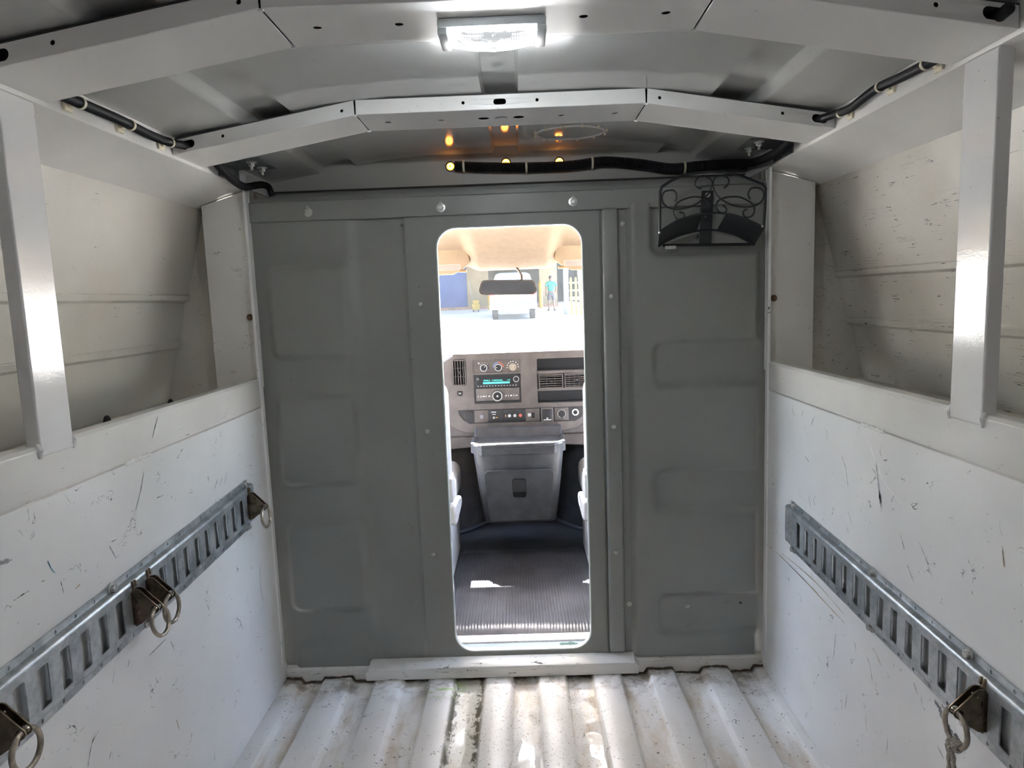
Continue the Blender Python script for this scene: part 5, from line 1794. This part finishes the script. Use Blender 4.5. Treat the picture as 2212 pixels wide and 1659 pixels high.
# yellow picket gate with white rails, grey gate pillar
gy = 28.0
g0 = GZ(gy)
gt = thing('yard_gate', 'white rail gate with yellow pickets at the right of the yard', 'gate', (3.4, gy, g0))
for z in (0.42, 0.78, 1.12, 1.45):
    m = MB()
    m.rbox(2.18, 5.2, gy - 0.03, gy + 0.03, g0 + z - (0.07 if z == 0.78 else 0.03), g0 + z + (0.07 if z == 0.78 else 0.03), 0.01)
    m.build('rail', M['white_rail'], gt)
for i in range(14):
    x = 2.25 + 0.212 * i
    m = MB()
    m.prism([(x - 0.045, 0.05), (x - 0.045, 1.62), (x, 1.70), (x + 0.045, 1.62), (x + 0.045, 0.05)], lambda u, v, w: (u, w, g0 + v), gy - 0.06, gy - 0.03)
    m.build('picket', M['yellow'], gt)
pl_ = thing('gate_pillar', 'square grey gate pillar between the person and the gate', 'pillar', (2.13, 29.5, GZ(29.5)))
m = MB()
m.rbox(2.02, 2.25, 29.4, 29.63, GZ(29.5) - 0.05, 3.6, 0.02)
m.build('shaft', M['pillar'], pl_)
m = MB()
m.rbox(1.98, 2.29, 29.36, 29.67, 3.6, 3.72, 0.02)
m.build('capstone', M['pillar'], pl_)

# tree beyond the gate
tx, tyy = 6.5, 58.0
tr_ = thing('street_tree', 'leafy green street tree beyond the gate', 'tree', (tx, tyy, GZ(tyy)))
m = MB()
m.tube([(tx, tyy, GZ(tyy)), (tx + 0.1, tyy, GZ(tyy) + 2.0), (tx - 0.1, tyy, GZ(tyy) + 4.0)], [0.25, 0.2, 0.14], 10)
m.build('trunk', simple('bark', (0.12, 0.09, 0.06), 0.9), tr_)
m = MB()
rnd = random.Random(3)
for i in range(2600):
    d = Vector((rnd.gauss(0, 1), rnd.gauss(0, 1), rnd.gauss(0, 0.75)))
    p = Vector((tx, tyy, GZ(tyy) + 4.2)) + d.normalized() * (2.6 * rnd.random() ** 0.4) + Vector((0, 0, 0.3))
    a = Vector((rnd.uniform(-1, 1), rnd.uniform(-1, 1), rnd.uniform(-1, 1))).normalized()
    b = a.orthogonal().normalized() * 0.10
    a = a * 0.18
    m.add([p - a, p + b, p + a, p - b], [(0, 1, 2, 3)])
lf = m.build('foliage', simple('green_leaves', (0.12, 0.26, 0.05), 0.6, vary=0.4, scale=3), tr_, smooth=0)
lf['kind'] = 'stuff'

# ---- person in a teal shirt
def skin_mesh(name, joints, bones, mat, parent, sub=2):
    me = bpy.data.meshes.new(name)
    names = list(joints)
    me.from_pydata([joints[k][0] for k in names], [(names.index(a), names.index(b)) for a, b in bones], [])
    o = bpy.data.objects.new(name, me)
    COL.objects.link(o)
    sk = o.modifiers.new('skin', 'SKIN')
    for i, k in enumerate(names):
        r = joints[k][1]
        sv = me.skin_vertices[0].data[i]
        sv.radius = (r, r) if not isinstance(r, tuple) else r
        sv.use_root = (i == 0)
    sk.use_smooth_shade = True
    ss_ = o.modifiers.new('subsurf', 'SUBSURF')
    ss_.levels = sub
    ss_.render_levels = sub
    me.materials.append(mat)
    adopt(o, parent)
    return o


px, py = 1.62, 33.0
pz = GZ(py)
pn = thing('person', 'person in a teal shirt and dark shorts standing with the back turned in the yard', 'person', (px, py, pz))
Q = lambda x, y, z: (px + x, py + y, pz + z)
J = {'pelvis': (Q(0, 0, 0.95), (0.15, 0.11)), 'waist': (Q(0, 0, 1.08), (0.14, 0.10)), 'chest': (Q(0.01, 0.02, 1.30), (0.17, 0.11)), 'shoulders': (Q(0.01, 0.02, 1.43), (0.14, 0.09)), 'neck': (Q(0.0, 0.03, 1.50), 0.055), 'jaw': (Q(-0.01, 0.06, 1.575), 0.075), 'skull': (Q(-0.015, 0.05, 1.66), 0.088),
     'hipL': (Q(-0.10, 0, 0.88), 0.095), 'kneeL': (Q(-0.13, 0.02, 0.48), 0.060), 'calfL': (Q(-0.135, -0.01, 0.34), 0.058), 'ankL': (Q(-0.14, 0, 0.09), 0.038), 'toeL': (Q(-0.17, 0.17, 0.035), 0.035),
     'hipR': (Q(0.10, 0, 0.88), 0.095), 'kneeR': (Q(0.12, 0.03, 0.48), 0.060), 'calfR': (Q(0.125, 0.0, 0.34), 0.058), 'ankR': (Q(0.13, 0, 0.09), 0.038), 'toeR': (Q(0.17, 0.17, 0.035), 0.035),
     'shL': (Q(-0.19, 0.02, 1.40), 0.060), 'elL': (Q(-0.26, 0.0, 1.13), 0.043), 'wrL': (Q(-0.255, 0.09, 0.90), 0.030), 'haL': (Q(-0.25, 0.12, 0.82), 0.036),
     'shR': (Q(0.20, 0.02, 1.40), 0.060), 'elR': (Q(0.27, 0.02, 1.13), 0.043), 'wrR': (Q(0.23, 0.18, 0.98), 0.030), 'haR': (Q(0.20, 0.24, 0.95), 0.036)}
Bn = [('pelvis', 'waist'), ('waist', 'chest'), ('chest', 'shoulders'), ('shoulders', 'neck'), ('neck', 'jaw'), ('jaw', 'skull'), ('pelvis', 'hipL'), ('hipL', 'kneeL'), ('kneeL', 'calfL'), ('calfL', 'ankL'), ('ankL', 'toeL'), ('pelvis', 'hipR'), ('hipR', 'kneeR'), ('kneeR', 'calfR'), ('calfR', 'ankR'), ('ankR', 'toeR'), ('shoulders', 'shL'), ('shL', 'elL'), ('elL', 'wrL'), ('wrL', 'haL'), ('shoulders', 'shR'), ('shR', 'elR'), ('elR', 'wrR'), ('wrR', 'haR')]
for sd_ in ('L', 'R'):
    h0 = Vector(J['ha' + sd_][0])
    for i, (dx, dz, ln) in enumerate(((-0.024, 0, 0.065), (-0.008, 0, 0.078), (0.008, 0, 0.074), (0.024, 0, 0.058))):
        J['f%d%s' % (i, sd_)] = (tuple(h0 + Vector((dx, 0.02, -ln * 0.6))), 0.009)
        J['g%d%s' % (i, sd_)] = (tuple(h0 + Vector((dx, 0.035, -ln))), 0.008)
        Bn += [('ha' + sd_, 'f%d%s' % (i, sd_)), ('f%d%s' % (i, sd_), 'g%d%s' % (i, sd_))]
    J['th' + sd_] = (tuple(h0 + Vector((0.035 if sd_ == 'L' else -0.035, 0.03, -0.02))), 0.010)
    Bn.append(('ha' + sd_, 'th' + sd_))
skin_mesh('body', J, Bn, simple('skin_tone', (0.14, 0.08, 0.055), 0.6), pn)
Tj = {'hem': (Q(0, 0, 0.93), (0.20, 0.145)), 'mid': (Q(0, 0, 1.12), (0.19, 0.14)), 'ch': (Q(0.01, 0.02, 1.30), (0.20, 0.14)), 'top': (Q(0.01, 0.02, 1.43), (0.15, 0.10)), 'nk': (Q(0.0, 0.03, 1.485), 0.07),
      'sL': (Q(-0.20, 0.02, 1.39), 0.082), 'eL': (Q(-0.245, 0.01, 1.20), 0.078), 'sR': (Q(0.21, 0.02, 1.39), 0.082), 'eR': (Q(0.255, 0.02, 1.20), 0.078)}
skin_mesh('shirt', Tj, [('hem', 'mid'), ('mid', 'ch'), ('ch', 'top'), ('top', 'nk'), ('top', 'sL'), ('sL', 'eL'), ('top', 'sR'), ('sR', 'eR')], simple('teal_shirt_cloth', (0.027, 0.17, 0.14), 0.85), pn)
Sj = {'wb': (Q(0, 0, 0.98), (0.17, 0.12)), 'cr': (Q(0, 0, 0.86), (0.17, 0.13)), 'lL': (Q(-0.105, 0, 0.80), 0.115), 'eL': (Q(-0.125, 0.015, 0.52), 0.105), 'lR': (Q(0.105, 0, 0.80), 0.115), 'eR': (Q(0.118, 0.02, 0.52), 0.105)}
skin_mesh('shorts', Sj, [('wb', 'cr'), ('cr', 'lL'), ('lL', 'eL'), ('cr', 'lR'), ('lR', 'eR')], simple('charcoal_shorts_cloth', (0.07, 0.07, 0.08), 0.85), pn)
m = MB()
hc = Vector(Q(-0.015, 0.04, 1.675))
m.grid(lambda u, v: tuple(hc + Vector((0.096 * math.cos(u) * math.cos(v), 0.105 * math.sin(u) * math.cos(v) - 0.008, 0.098 * math.sin(v)))), [2 * math.pi * i / 20 for i in range(21)], [-0.55 + (math.pi / 2 + 0.54) * i / 10 for i in range(11)])
m.build('hair', simple('dark_hair', (0.03, 0.025, 0.02), 0.7), pn, smooth=80)
for s in (-1, 1):
    m = MB()
    m.rbox(*sorted((px - 0.155 * 1 - 0.05 if s < 0 else px + 0.10, px - 0.105 if s < 0 else px + 0.205)), py - 0.06, py + 0.22, pz + 0.0, pz + 0.09, 0.03, 3)
    m.build('shoe', M['tyre'], pn, smooth=60)
